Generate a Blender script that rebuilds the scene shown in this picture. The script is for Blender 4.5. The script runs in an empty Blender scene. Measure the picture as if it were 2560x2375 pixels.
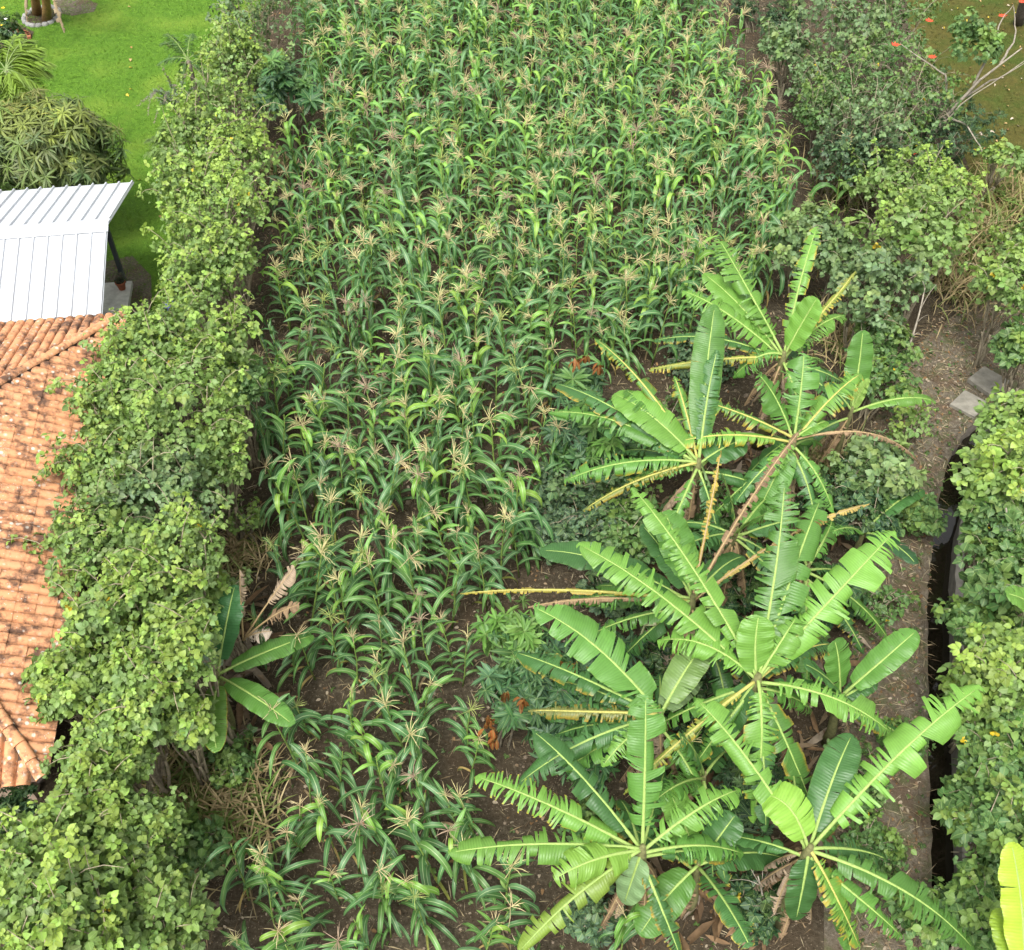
import bpy, math, random
import numpy as np
from mathutils import Vector, Matrix
from mathutils.geometry import tessellate_polygon

# ------------------------------------------------------------------ camera, sky, sun, exposure
SC = bpy.context.scene
W, H, F = 2560.0, 2375.0, 2703.0
PITCH = math.radians(48.24)
CAMZ = 15.0
cam = bpy.data.cameras.new('camera')
cam.sensor_fit = 'HORIZONTAL'
cam.sensor_width = 36.0
cam.lens = 36.0 * F / W
cam.clip_start = 0.1
cam.clip_end = 1000.0
camo = bpy.data.objects.new('camera', cam)
SC.collection.objects.link(camo)
camo.location = (0, 0, CAMZ)
camo.rotation_euler = (math.pi / 2 - PITCH, 0, 0)
SC.camera = camo

SUN_EL, SUN_AZ = math.radians(62), math.radians(200)
world = bpy.data.worlds.new('World')
SC.world = world
world.use_nodes = True
nt = world.node_tree
bg = nt.nodes['Background']
sky = nt.nodes.new('ShaderNodeTexSky')
sky.sky_type = 'NISHITA'
sky.sun_disc = False
sky.sun_elevation = SUN_EL
sky.sun_rotation = SUN_AZ
sky.air_density = 1.0
sky.dust_density = 5.0
sky.ozone_density = 1.0
hs = nt.nodes.new('ShaderNodeHueSaturation')
hs.inputs['Saturation'].default_value = 0.06
nt.links.new(sky.outputs[0], hs.inputs['Color'])
nt.links.new(hs.outputs[0], bg.inputs['Color'])
bg.inputs['Strength'].default_value = 0.15
sun = bpy.data.lights.new('sun', 'SUN')
sun.energy = 1.5
sun.angle = math.radians(18)
sun.color = (1.0, 0.96, 0.9)
suno = bpy.data.objects.new('sun', sun)
SC.collection.objects.link(suno)
sd = Vector((math.sin(SUN_AZ) * math.cos(SUN_EL), math.cos(SUN_AZ) * math.cos(SUN_EL), math.sin(SUN_EL)))
suno.rotation_euler = sd.to_track_quat('Z', 'Y').to_euler()
suno.location = (0, 0, 40)

SC.view_settings.view_transform = 'Standard'
SC.view_settings.look = 'None'
SC.view_settings.exposure = 1.22
SC.view_settings.gamma = 1.0
SC.render.engine = 'CYCLES'
SC.cycles.max_bounces = 4
SC.cycles.diffuse_bounces = 3
SC.cycles.glossy_bounces = 2
SC.cycles.transmission_bounces = 3
SC.cycles.transparent_max_bounces = 4
SC.cycles.use_denoising = True
SC.cycles.use_adaptive_sampling = True
SC.cycles.adaptive_threshold = 0.025

# ------------------------------------------------------------------ helpers
rng = np.random.default_rng(11)
cp, sp = math.cos(PITCH), math.sin(PITCH)
UP = np.array([0.0, 0.0, 1.0])


def at(px, py, z=0.0):
    """the point of height z that a place of the photograph shows"""
    u = (px - W / 2) / F
    v = (H / 2 - py) / F
    dy, dz = cp + v * sp, -sp + v * cp
    t = (z - CAMZ) / dz
    return np.array([u * t, dy * t, z])


def proj(p):
    p = np.asarray(p, float)
    zc = p[..., 2] - CAMZ
    d = p[..., 1] * cp - zc * sp
    return np.stack([W / 2 + p[..., 0] / d * F, H / 2 - (p[..., 1] * sp + zc * cp) / d * F, F / d], -1)


def nrm(v):
    v = np.asarray(v, float)
    return v / np.maximum(np.linalg.norm(v, axis=-1, keepdims=True), 1e-9)


class T:
    """triangles: points V, faces F, colour C, leaf coordinates L"""
    def __init__(s, V, Fc, C=None, L=None):
        s.V = np.asarray(V, float).reshape(-1, 3)
        s.F = np.asarray(Fc, int).reshape(-1, 3)
        n = len(s.V)
        s.C = np.ones((n, 3)) if C is None else np.broadcast_to(np.asarray(C, float), (n, 3)).copy()
        s.L = np.zeros((n, 3)) if L is None else np.asarray(L, float)

    def moved(s, M, t=(0, 0, 0), c=None):
        return T(s.V @ np.asarray(M).T + np.asarray(t), s.F, s.C if c is None else s.C * np.asarray(c), s.L)


def join(ts):
    V, Fc, C, L, k = [], [], [], [], 0
    for t in ts:
        V.append(t.V); Fc.append(t.F + k); C.append(t.C); L.append(t.L)
        k += len(t.V)
    return T(np.concatenate(V), np.concatenate(Fc), np.concatenate(C), np.concatenate(L))


def scatter(t, R, P, c=None):
    """copies of t: R (n,3,3) scaled rotations, P (n,3)"""
    n, m = len(P), len(t.V)
    V = np.einsum('nij,mj->nmi', R, t.V) + P[:, None, :]
    Fc = t.F[None] + (np.arange(n) * m)[:, None, None]
    C = np.broadcast_to(t.C[None], (n, m, 3)) if c is None else t.C[None] * np.asarray(c)[:, None, :]
    L = np.broadcast_to(t.L[None], (n, m, 3))
    return T(V.reshape(-1, 3), Fc.reshape(-1, 3), C.reshape(-1, 3), L.reshape(-1, 3))


def grid(P, C=None, L=None, closed=False):
    a, b = P.shape[:2]
    i = np.arange(a * b).reshape(a, b)
    if closed:
        i = np.concatenate([i, i[:, :1]], 1)
    q = np.stack([i[:-1, :-1], i[1:, :-1], i[1:, 1:], i[:-1, 1:]], -1).reshape(-1, 4)
    return T(P.reshape(-1, 3), np.concatenate([q[:, [0, 1, 2]], q[:, [0, 2, 3]]]),
             None if C is None else np.asarray(C).reshape(-1, 3) if np.ndim(C) > 1 else C,
             None if L is None else L.reshape(-1, 3))


def tube(pts, rad, sides=6, C=None, cap=True):
    pts = np.asarray(pts, float)
    n = len(pts)
    rad = np.broadcast_to(np.asarray(rad, float), (n,))
    tg = nrm(np.gradient(pts, axis=0))
    ref = np.array([1.0, 0.0, 0.0]) if abs(tg[0][0]) < 0.9 else np.array([0, 1.0, 0])
    rings = []
    for k in range(n):
        a = nrm(np.cross(tg[k], ref)); b = np.cross(tg[k], a)
        th = np.arange(sides) / sides * 2 * math.pi
        rings.append(pts[k] + rad[k] * (np.cos(th)[:, None] * a + np.sin(th)[:, None] * b))
    t = grid(np.array(rings), C, closed=True)
    if cap:
        m = len(t.V)
        t.V = np.concatenate([t.V, pts[-1:], pts[:1]])
        t.C = np.concatenate([t.C, t.C[-1:], t.C[:1]])
        t.L = np.zeros((len(t.V), 3))
        e = np.arange(sides); l = (n - 1) * sides
        t.F = np.concatenate([t.F, np.stack([l + e, np.full(sides, m), l + (e + 1) % sides], 1),
                              np.stack([(e + 1) % sides, np.full(sides, m + 1), e], 1)])
    return t


def box(lo, hi, C=None):
    (x0, y0, z0), (x1, y1, z1) = lo, hi
    V = [(x, y, z) for z in (z0, z1) for y in (y0, y1) for x in (x0, x1)]
    Q = [(0, 2, 3, 1), (4, 5, 7, 6), (0, 1, 5, 4), (2, 6, 7, 3), (0, 4, 6, 2), (1, 3, 7, 5)]
    Fc = []
    for q in Q:
        Fc += [(q[0], q[1], q[2]), (q[0], q[2], q[3])]
    return T(V, Fc, C)


def prism(poly, z0, z1):
    """solid with a flat outline (list of xy, anticlockwise)"""
    n = len(poly)
    V = [(x, y, z0) for x, y in poly] + [(x, y, z1) for x, y in poly]
    tri = tessellate_polygon([[Vector((x, y, 0)) for x, y in poly]])
    Fc = [(a + n, b + n, c + n) for a, b, c in tri] + [(a, c, b) for a, b, c in tri]
    for i in range(n):
        j = (i + 1) % n
        Fc += [(i, j, j + n), (i, j + n, i + n)]
    return T(V, Fc)


def sheet(poly, z):
    tri = tessellate_polygon([[Vector((x, y, 0)) for x, y in poly]])
    V = np.array([(x, y, z) for x, y in poly])
    Fc = []
    for a, b, c in tri:
        n = np.cross(V[b] - V[a], V[c] - V[a])[2]
        Fc.append((a, b, c) if n > 0 else (a, c, b))
    return T(V, Fc)


def mesh(t, name, mat, smooth=True):
    me = bpy.data.meshes.new(name)
    n, m = len(t.V), len(t.F)
    me.vertices.add(n); me.loops.add(m * 3); me.polygons.add(m)
    me.vertices.foreach_set('co', t.V.astype(np.float32).ravel())
    me.loops.foreach_set('vertex_index', t.F.astype(np.int32).ravel())
    me.polygons.foreach_set('loop_start', (np.arange(m) * 3).astype(np.int32))
    me.polygons.foreach_set('loop_total', np.full(m, 3, np.int32))
    me.polygons.foreach_set('use_smooth', np.full(m, smooth, bool))
    a = me.attributes.new('tint', 'FLOAT_COLOR', 'POINT')
    a.data.foreach_set('color', np.concatenate([t.C, np.ones((n, 1))], 1).astype(np.float32).ravel())
    a = me.attributes.new('blade', 'FLOAT_VECTOR', 'POINT')
    a.data.foreach_set('vector', t.L.astype(np.float32).ravel())
    me.update(calc_edges=True)
    me.materials.append(MAT[mat])
    return me


def link(name, data, parent=None, M=None):
    o = bpy.data.objects.new(name, data)
    SC.collection.objects.link(o)
    if parent is not None:
        o.parent = parent
    if M is not None:
        o.matrix_basis = M
    return o


def obj(name, t, mat, parent=None, smooth=True):
    """one mesh object; its points are given in world space, the parent stands unrotated at its base"""
    if parent is not None:
        p, off = parent, np.zeros(3)
        while p is not None:
            off += np.array(p.location); p = p.parent
        t = T(t.V - off, t.F, t.C, t.L)
    return link(name, mesh(t, name, mat, smooth), parent)


def tag(o, label=None, cat=None, group=None, kind=None):
    if label: o['label'] = label
    if cat: o['category'] = cat
    if group: o['group'] = group
    if kind: o['kind'] = kind
    return o


def thing(name, loc, label, cat, group=None):
    o = link(name, None)
    o.location = tuple(float(v) for v in loc)
    o.empty_display_size = 0.2
    return tag(o, label, cat, group)


def m4(R, t):
    M = Matrix.Identity(4)
    for i in range(3):
        for j in range(3):
            M[i][j] = float(R[i][j])
        M[i][3] = float(t[i])
    return M


def rotz(a):
    c, s = math.cos(a), math.sin(a)
    return np.array([[c, -s, 0], [s, c, 0], [0, 0, 1.0]])


def rotx(a):
    c, s = math.cos(a), math.sin(a)
    return np.array([[1.0, 0, 0], [0, c, -s], [0, s, c]])


def roty(a):
    c, s = math.cos(a), math.sin(a)
    return np.array([[c, 0, s], [0, 1.0, 0], [-s, 0, c]])


def frames(fwd, n):
    """columns: side, forward, normal"""
    z = nrm(n)
    y = nrm(fwd - (fwd * z).sum(-1, keepdims=True) * z)
    return np.stack([np.cross(y, z), y, z], -1)


# ------------------------------------------------------------------ materials
MAT = {}


class NT:
    def __init__(s, name):
        m = bpy.data.materials.new(name)
        m.use_nodes = True
        s.t = m.node_tree
        s.t.nodes.clear()
        s.out = s.t.nodes.new('ShaderNodeOutputMaterial')
        s.m = m

    def n(s, typ, **kw):
        nd = s.t.nodes.new('ShaderNode' + typ)
        for k, v in kw.items():
            if k in nd.inputs:
                s.set(nd, k, v)
            else:
                setattr(nd, k, v)
        return nd

    def set(s, nd, k, v):
        if hasattr(v, 'is_linked') or isinstance(v, bpy.types.NodeSocket):
            s.t.links.new(v, nd.inputs[k])
        else:
            nd.inputs[k].default_value = v

    def pos(s):
        return s.n('NewGeometry').outputs['Position']

    def noise(s, scale, detail=4, rough=0.55, vec=None):
        nd = s.n('TexNoise')
        s.set(nd, 'Vector', vec if vec is not None else s.pos())
        nd.inputs['Scale'].default_value = scale
        nd.inputs['Detail'].default_value = detail
        nd.inputs['Roughness'].default_value = rough
        return nd.outputs['Fac']

    def ramp(s, fac, stops):
        nd = s.n('ValToRGB')
        s.t.links.new(fac, nd.inputs[0])
        e = nd.color_ramp.elements
        while len(e) < len(stops):
            e.new(0.5)
        for el, (p, c) in zip(e, stops):
            el.position = p
            el.color = (c, c, c, 1) if np.isscalar(c) else (*c, 1)
        return nd.outputs[0]

    def mix(s, f, a, b, mode='MIX'):
        nd = s.n('Mix', data_type='RGBA', blend_type=mode)
        for k, v in (('Factor', f), ('A', a), ('B', b)):
            i = [q for q in nd.inputs if q.name == k and (q.type == 'RGBA' or (k == 'Factor' and q.type == 'VALUE'))][0]
            if isinstance(v, bpy.types.NodeSocket):
                s.t.links.new(v, i)
            else:
                i.default_value = v if k == 'Factor' else (*v, 1)
        return [q for q in nd.outputs if q.type == 'RGBA'][0]

    def math(s, op, a, b=None):
        nd = s.n('Math', operation=op)
        for i, v in enumerate((a, b)):
            if v is None:
                continue
            if isinstance(v, bpy.types.NodeSocket):
                s.t.links.new(v, nd.inputs[i])
            else:
                nd.inputs[i].default_value = v
        return nd.outputs[0]

    def attr(s, name):
        return s.n('Attribute', attribute_name=name)

    def bump(s, h, dist=0.02, strength=0.6):
        nd = s.n('Bump')
        s.t.links.new(h, nd.inputs['Height'])
        nd.inputs['Distance'].default_value = dist
        nd.inputs['Strength'].default_value = strength
        return nd.outputs[0]

    def bsdf(s, color, rough=0.6, spec=0.4, normal=None, metal=0.0):
        b = s.n('BsdfPrincipled')
        s.set(b, 'Base Color', color if isinstance(color, bpy.types.NodeSocket) else (*color, 1))
        s.set(b, 'Roughness', rough)
        s.set(b, 'Specular IOR Level', spec)
        s.set(b, 'Metallic', metal)
        if normal is not None:
            s.set(b, 'Normal', normal)
        return b.outputs[0]

    def done(s, shader, key):
        s.t.links.new(shader, s.out.inputs['Surface'])
        MAT[key] = s.m


def leaf_material(key, rough=0.45, spec=0.45, trans=0.3, midrib=None, ribw=0.1, veins=0.0, blotch=0.25, under=0.0):
    k = NT(key)
    col = k.attr('tint').outputs['Color']
    n = k.noise(9.0, 3)
    col = k.mix(blotch, col, k.ramp(n, [(0.3, 0.35), (0.7, 1.0)]), 'MULTIPLY')
    col = k.mix(1.0, col, k.ramp(k.n('ObjectInfo').outputs['Random'], [(0.0, 0.80), (1.0, 1.16)]), 'MULTIPLY')
    bl = k.n('SeparateXYZ')
    k.t.links.new(k.attr('blade').outputs['Vector'], bl.inputs[0])
    normal = None
    if veins:
        w = k.n('Math', operation='SINE')
        k.t.links.new(k.math('MULTIPLY', bl.outputs['Y'], 330.0), w.inputs[0])
        wn = k.math('MULTIPLY', k.math('ADD', w.outputs[0], 1.0), 0.5)
        col = k.mix(veins, col, k.ramp(wn, [(0.0, 0.55), (0.6, 1.0)]), 'MULTIPLY')
        normal = k.bump(wn, 0.004, 0.5)
    if midrib:
        ax = k.math('ABSOLUTE', bl.outputs['X'])
        f = k.ramp(ax, [(0.0, 1.0), (ribw, 0.55), (ribw * 1.8, 0.0)])
        col = k.mix(f, col, midrib)
    if under:
        bf = k.n('NewGeometry').outputs['Backfacing']
        col = k.mix(k.math('MULTIPLY', bf, under), col, (0.30, 0.42, 0.22))
    b = k.bsdf(col, rough, spec, normal)
    tr = k.n('BsdfTranslucent')
    k.t.links.new(k.mix(1.0, col, (1.0, 1.0, 0.55), 'MULTIPLY'), tr.inputs['Color'])
    ms = k.n('MixShader')
    ms.inputs[0].default_value = trans
    k.t.links.new(b, ms.inputs[1]); k.t.links.new(tr.outputs[0], ms.inputs[2])
    k.done(ms.outputs[0], key)


leaf_material('foliage', 0.5, 0.35, 0.3, midrib=(0.22, 0.30, 0.10), ribw=0.06)
leaf_material('corn_leaf', 0.5, 0.5, 0.32, midrib=(0.38, 0.48, 0.24), ribw=0.07, blotch=0.35)
leaf_material('banana_leaf', 0.42, 0.45, 0.33, veins=0.22, blotch=0.2, under=0.35)
leaf_material('dry_leaf', 0.8, 0.15, 0.15, veins=0.3, blotch=0.7)
leaf_material('grass_blade', 0.6, 0.25, 0.25, blotch=0.3)


def tinted(key, rough=0.7, spec=0.3, scale=20.0, amount=0.5, bump=0.0):
    k = NT(key)
    n = k.noise(scale, 5)
    col = k.mix(amount, k.attr('tint').outputs['Color'], k.ramp(n, [(0.3, 0.3), (0.7, 1.0)]), 'MULTIPLY')
    k.done(k.bsdf(col, rough, spec, k.bump(n, bump, 0.7) if bump else None), key)


tinted('stem', 0.7, 0.25, 25, 0.4)
tinted('bark', 0.85, 0.2, 18, 0.7, 0.02)
tinted('litter', 0.9, 0.15, 30, 0.5)
tinted('concrete', 0.9, 0.2, 7, 0.55, 0.015)
tinted('plaster', 0.9, 0.2, 3, 0.2)
tinted('clay', 0.8, 0.25, 12, 0.3)
tinted('petal', 0.6, 0.2, 12, 0.1)
tinted('dark_metal', 0.5, 0.4, 12, 0.2)

k = NT('soil')
big, fine = k.noise(0.9, 5, 0.6), k.noise(14.0, 8, 0.7)
c = k.ramp(fine, [(0.25, (0.016, 0.013, 0.008)), (0.5, (0.052, 0.042, 0.027)), (0.75, (0.125, 0.104, 0.07))])
c = k.mix(k.ramp(big, [(0.4, 0.0), (0.65, 0.75)]), c, (0.045, 0.031, 0.018))
v = k.n('TexVoronoi', feature='F1')
k.set(v, 'Vector', k.pos()); v.inputs['Scale'].default_value = 22.0
c = k.mix(k.ramp(v.outputs['Distance'], [(0.08, 0.55), (0.22, 0.0)]), c, (0.30, 0.24, 0.17))
k.done(k.bsdf(c, 0.95, 0.15, k.bump(fine, 0.06, 0.8)), 'soil')

k = NT('lawn')
n1, n2, n3 = k.noise(0.55, 4), k.noise(6.0, 6, 0.7), k.noise(40.0, 3)
c = k.ramp(n2, [(0.3, (0.050, 0.120, 0.010)), (0.7, (0.105, 0.215, 0.018))])
c = k.mix(k.ramp(n1, [(0.48, 0.0), (0.68, 0.7)]), c, (0.165, 0.25, 0.03))
c = k.mix(0.5, c, k.ramp(n3, [(0.3, 0.35), (0.7, 1.0)]), 'MULTIPLY')
k.done(k.bsdf(c, 0.9, 0.15, k.bump(n3, 0.03, 0.8)), 'lawn')

k = NT('dry_lawn')
n1, n2, n3 = k.noise(0.8, 4), k.noise(7.0, 6, 0.7), k.noise(40.0, 3)
c = k.ramp(n2, [(0.3, (0.050, 0.050, 0.010)), (0.7, (0.11, 0.095, 0.022))])
c = k.mix(k.ramp(n1, [(0.45, 0.0), (0.6, 0.8)]), c, (0.045, 0.078, 0.010))
c = k.mix(0.5, c, k.ramp(n3, [(0.3, 0.4), (0.7, 1.0)]), 'MULTIPLY')
k.done(k.bsdf(c, 0.9, 0.15, k.bump(n3, 0.03, 0.8)), 'dry_lawn')

k = NT('bank')
n1, n2, n3 = k.noise(1.6, 5, 0.6), k.noise(18.0, 7, 0.7), k.noise(4.0, 5)
c = k.ramp(n2, [(0.28, (0.055, 0.044, 0.030)), (0.55, (0.135, 0.115, 0.085)), (0.78, (0.27, 0.24, 0.19))])
c = k.mix(k.ramp(n1, [(0.45, 0.0), (0.62, 0.7)]), c, (0.085, 0.055, 0.034))
c = k.mix(k.ramp(n3, [(0.48, 0.0), (0.64, 0.7)]), c, (0.065, 0.080, 0.028))
k.done(k.bsdf(c, 0.95, 0.15, k.bump(n2, 0.05, 0.8)), 'bank')

k = NT('tile')
n1, n2, n3 = k.noise(1.3, 4), k.noise(9.0, 6, 0.65), k.noise(3.0, 5, 0.65)
c = k.mix(k.ramp(n2, [(0.35, 0.0), (0.7, 1.0)]), (0.52, 0.255, 0.125), (0.40, 0.180, 0.085))
tn = k.n('ObjectInfo').outputs['Random']
c = k.mix(k.math('MULTIPLY', tn, 0.35), c, (0.52, 0.28, 0.155))
# black weathering in bands across the slope, and pale lichen crusts
st = k.math('ADD', k.math('MULTIPLY', n3, 0.65), k.math('MULTIPLY', n2, 0.4))
c = k.mix(k.ramp(st, [(0.50, 0.0), (0.62, 0.9)]), c, (0.055, 0.035, 0.028))
v = k.n('TexVoronoi', feature='F1')
k.set(v, 'Vector', k.pos()); v.inputs['Scale'].default_value = 9.0
v2 = k.n('TexVoronoi', feature='F1')
k.set(v2, 'Vector', k.pos()); v2.inputs['Scale'].default_value = 24.0
sel = k.ramp(k.noise(1.1, 3), [(0.44, 0.0), (0.56, 1.0)])
lich = k.math('MULTIPLY', k.ramp(k.math('ADD', v.outputs['Distance'], k.math('MULTIPLY', n2, 0.25)), [(0.30, 1.0), (0.40, 0.0)]), sel)
c = k.mix(k.math('MULTIPLY', lich, 0.8), c, (0.46, 0.46, 0.40))
l2 = k.ramp(k.math('ADD', v2.outputs['Distance'], k.math('MULTIPLY', n2, 0.5)), [(0.34, 1.0), (0.42, 0.0)])
l2 = k.math('MULTIPLY', l2, k.ramp(k.noise(2.3, 3), [(0.45, 0.0), (0.6, 0.9)]))
c = k.mix(l2, c, (0.52, 0.52, 0.47))
k.done(k.bsdf(c, 0.85, 0.2, k.bump(n2, 0.008, 0.6)), 'tile')

k = NT('white_sheet')
n1 = k.noise(1.1, 4)
mp = k.n('Mapping'); k.set(mp, 'Vector', k.pos()); mp.inputs['Scale'].default_value = (6, 0.5, 1)
n2 = k.noise(1.0, 6, 0.6, mp.outputs[0])
c = k.mix(k.ramp(n2, [(0.45, 0.0), (0.75, 0.35)]), (0.44, 0.46, 0.485), (0.27, 0.275, 0.275))
k.done(k.bsdf(c, 0.5, 0.4), 'white_sheet')

k = NT('water')
n1 = k.noise(5.0, 3)
b = k.bsdf((0.012, 0.010, 0.006), 0.04, 0.6, k.bump(n1, 0.02, 0.12))
k.done(b, 'water')

# ------------------------------------------------------------------ the ground, canal and paths
LEFT = [(2336, 2600), (2330, 2260), (2322, 1900), (2318, 1600), (2322, 1430), (2340, 1280), (2372, 1150), (2415, 1075), (2490, 1015), (2610, 960), (2900, 880)]
RIGHT = [(2412, 2600), (2402, 2260), (2394, 1900), (2388, 1600), (2384, 1450), (2396, 1320), (2425, 1215), (2470, 1140), (2540, 1085), (2650, 1035), (2930, 950)]
EL = [at(*p)[:2] for p in LEFT]
ER = [at(*p)[:2] for p in RIGHT]


def wob(pts, amp, seed):
    r = np.random.default_rng(seed)
    out = []
    for a, b in zip(pts[:-1], pts[1:]):
        for q in range(9):
            p = a + (b - a) * q / 9
            out.append(p + r.normal(0, amp, 2) * (1 if q else 0.4))
    return out + [pts[-1]]


EL, ER = wob(EL, 0.014, 3), wob(ER, 0.006, 4)
EL = [np.array([EL[0][0] - 0.3, -60.0])] + EL + [np.array([120.0, EL[-1][1] + 20])]
ER = [np.array([ER[0][0] - 0.3, -60.0])] + ER + [np.array([120.0, ER[-1][1] + 19])]
gl = sheet([tuple(p) for p in EL] + [(120, 160), (-120, 160), (-120, -60)], 0.0)
gr = sheet([tuple(p) for p in reversed(ER)] + [(120, -60)], 0.0)
tag(obj('ground', join([gl, gr]), 'soil', smooth=False), 'dark brown soil of the maize plot', kind='structure')
n = len(EL)


def wallstrip(a, b, za, zb):
    P = np.array([[(*p, za) for p in a], [(*p, zb) for p in b]])
    return grid(P)


ER2 = ER
wl = wallstrip(EL, EL, 0.0, -0.62)
wr = wallstrip(ER, ER, 0.0, -0.62)
wl.C[:] = (0.24, 0.21, 0.17); wr.C[:] = (0.24, 0.22, 0.19)
tag(obj('canal_wall', join([wl, wr]), 'concrete', smooth=False), 'weathered concrete sides of the narrow water channel', kind='structure')
tag(obj('canal_bed', wallstrip(EL, ER, -0.6, -0.6), 'soil', smooth=False), kind='structure')
tag(obj('canal_water', wallstrip(EL, ER, -0.30, -0.30), 'water', smooth=False), 'dark still water in the concrete channel', kind='structure')


def offset(pts, d):
    pts = np.array(pts); tg = nrm(np.gradient(pts, axis=0))
    return pts + np.stack([tg[:, 1], -tg[:, 0]], 1) * d


# concrete kerb along the far bank, real step
ko, ki = offset(ER, 0.13), np.array(ER) + (offset(ER, 1) - np.array(ER)) * 0.0
kz = 0.09
t = join([grid(np.array([[(*p, -0.02) for p in ki], [(*p, kz) for p in ki]])), grid(np.array([[(*p, kz) for p in ki], [(*p, kz) for p in ko]])),
          grid(np.array([[(*p, kz) for p in ko], [(*p, -0.02) for p in ko]]))])
t.C[:] = (0.27, 0.25, 0.215)
tag(obj('canal_kerb', t, 'concrete', smooth=False), 'thin concrete kerb on the far side of the channel', kind='structure')

rw = np.random.default_rng(6)
eo = np.array(offset(EL, -0.002))
wv = np.clip(0.10 + 0.06 * np.sin(np.arange(len(EL)) * 0.37) + rw.normal(0, 0.045, len(EL)), 0.03, 0.30)
ei = np.array(EL) + (offset(EL, -1.0) - np.array(EL)) * wv[:, None]
t = join([grid(np.array([[(*p, 0.022) for p in eo], [(*p, 0.022) for p in ei]])), grid(np.array([[(*p, 0.022) for p in ei], [(*p, -0.02) for p in ei]])), grid(np.array([[(*p, -0.02) for p in eo], [(*p, 0.022) for p in eo]]))])
tag(obj('canal_coping', t, 'bank', smooth=False), 'worn concrete edge on the path side of the channel', kind='structure')
# trodden bank beside the canal: rough concrete apron and litter
bankL = [(2060, 2600), (2060, 2300), (2080, 2000), (2120, 1700), (2150, 1450), (2180, 1250), (2180, 1080), (2220, 940), (2330, 830), (2420, 760), (2600, 720)]
bl = [tuple(at(*p)[:2]) for p in bankL]
br = [tuple(p) for p in reversed([q for q in offset(EL, -0.015)[1:-3]])]
tag(obj('path', sheet(bl + br, 0.004), 'bank', smooth=False), 'trodden earth path along the channel', kind='structure')

lawn_px = [(-900, -300), (800, -300), (640, 60), (560, 200), (520, 330), (500, 560), (470, 760), (430, 960), (-900, 960)]
tag(obj('lawn', sheet([tuple(at(*p)[:2]) for p in lawn_px], 0.004), 'lawn', smooth=False), 'bright green mown lawn', kind='structure')
rl_px = [(2250, -300), (3200, -300), (3200, 480), (2440, 470), (2360, 250), (2270, 60)]
tag(obj('side_lawn', sheet([tuple(at(*p)[:2]) for p in rl_px], 0.004), 'dry_lawn', smooth=False), 'brownish mossy lawn beyond the shrubs', kind='structure')


def inside(pts, poly):
    pts = np.asarray(pts); x, y = pts[:, 0], pts[:, 1]
    c = np.zeros(len(pts), bool)
    j = len(poly) - 1
    for i in range(len(poly)):
        xi, yi = poly[i]; xj, yj = poly[j]
        c ^= ((yi > y) != (yj > y)) & (x < (xj - xi) * (y - yi) / (yj - yi + 1e-12) + xi)
        j = i
    return c


def in_px_poly(poly_px, n, seed, z=0.0):
    poly = [tuple(at(*p, z)[:2]) for p in poly_px]
    r = np.random.default_rng(seed)
    P = np.array(poly)
    lo, hi = P.min(0), P.max(0)
    out = np.zeros((0, 2))
    while len(out) < n:
        q = r.uniform(lo, hi, (n * 2, 2))
        out = np.concatenate([out, q[inside(q, poly)]])
    return out[:n]


def rand_frames(n, r, tilt):
    nn = nrm(np.stack([r.normal(0, tilt, n), r.normal(0, tilt, n), np.ones(n)], 1))
    a = r.uniform(0, 2 * math.pi, n)
    return frames(np.stack([np.cos(a), np.sin(a), np.zeros(n)], 1), nn)


# ------------------------------------------------------------------ leaf shapes
def simple_leaf(rows, wid, fold=0.1, droop=0.2, curl=0.0):
    """blade with a point at either end: base, rows of three, tip"""
    P, L = [(0, rows[0], -droop * rows[0] ** 2)], [(0, rows[0], 0)]
    for y, w in zip(rows[1:-1], wid[1:-1]):
        z = -droop * y * y
        for x in (-1, 0, 1):
            P.append((x * w, y, z + (fold * w * abs(x)) - curl * abs(x) * w))
            L.append((x, y, 0))
    P.append((0, rows[-1], -droop * rows[-1] ** 2)); L.append((0, rows[-1], 0))
    m = len(rows) - 2
    Fc = [(0, 2, 1), (0, 3, 2)]
    for i in range(m - 1):
        a = 1 + i * 3; b = a + 3
        Fc += [(a, a + 1, b + 1), (a, b + 1, b), (a + 1, a + 2, b + 2), (a + 1, b + 2, b + 1)]
    a, e = 1 + (m - 1) * 3, 1 + m * 3
    Fc += [(a, a + 1, e), (a + 1, a + 2, e)]
    return T(P, Fc, None, np.array(L, float))


def trifoliate(r):
    ts = []
    for ang, off, s in ((0, 0.34, 1.0), (1.15, 0.22, 0.9), (-1.15, 0.22, 0.9)):
        lf = simple_leaf((0, 0.3, 0.68, 1.0), (0.04, 0.40 + r.uniform(-.04, .05), 0.36, 0.01), r.uniform(0.15, 0.5), r.uniform(0.1, 0.5))
        R = rotz(ang + r.normal(0, 0.12)) @ rotx(r.normal(-0.1, 0.25)) @ roty(r.normal(0, 0.25)) * s
        ts.append(lf.moved(R, (rotz(ang) @ np.array([0, off * 0.4, 0])) + np.array([0, 0.16, 0])))
    return join(ts)


TRI = [trifoliate(rng) for _ in range(6)]


def whorl(r, n=12, wid=0.12, drop=0.9):
    ts = []
    for i in range(n):
        lf = simple_leaf((0, 0.35, 0.75, 1.0), (0.02, wid, wid * 0.8, 0.01), 0.3, r.uniform(0.15, 0.6) * drop)
        s = r.uniform(0.75, 1.1)
        R = rotz(i * 2.4 + r.normal(0, 0.15)) @ rotx(r.uniform(-0.5, 0.75)) * s
        t = lf.moved(R)
        t.C *= r.uniform(0.8, 1.15)
        ts.append(t)
    return join(ts)


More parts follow.
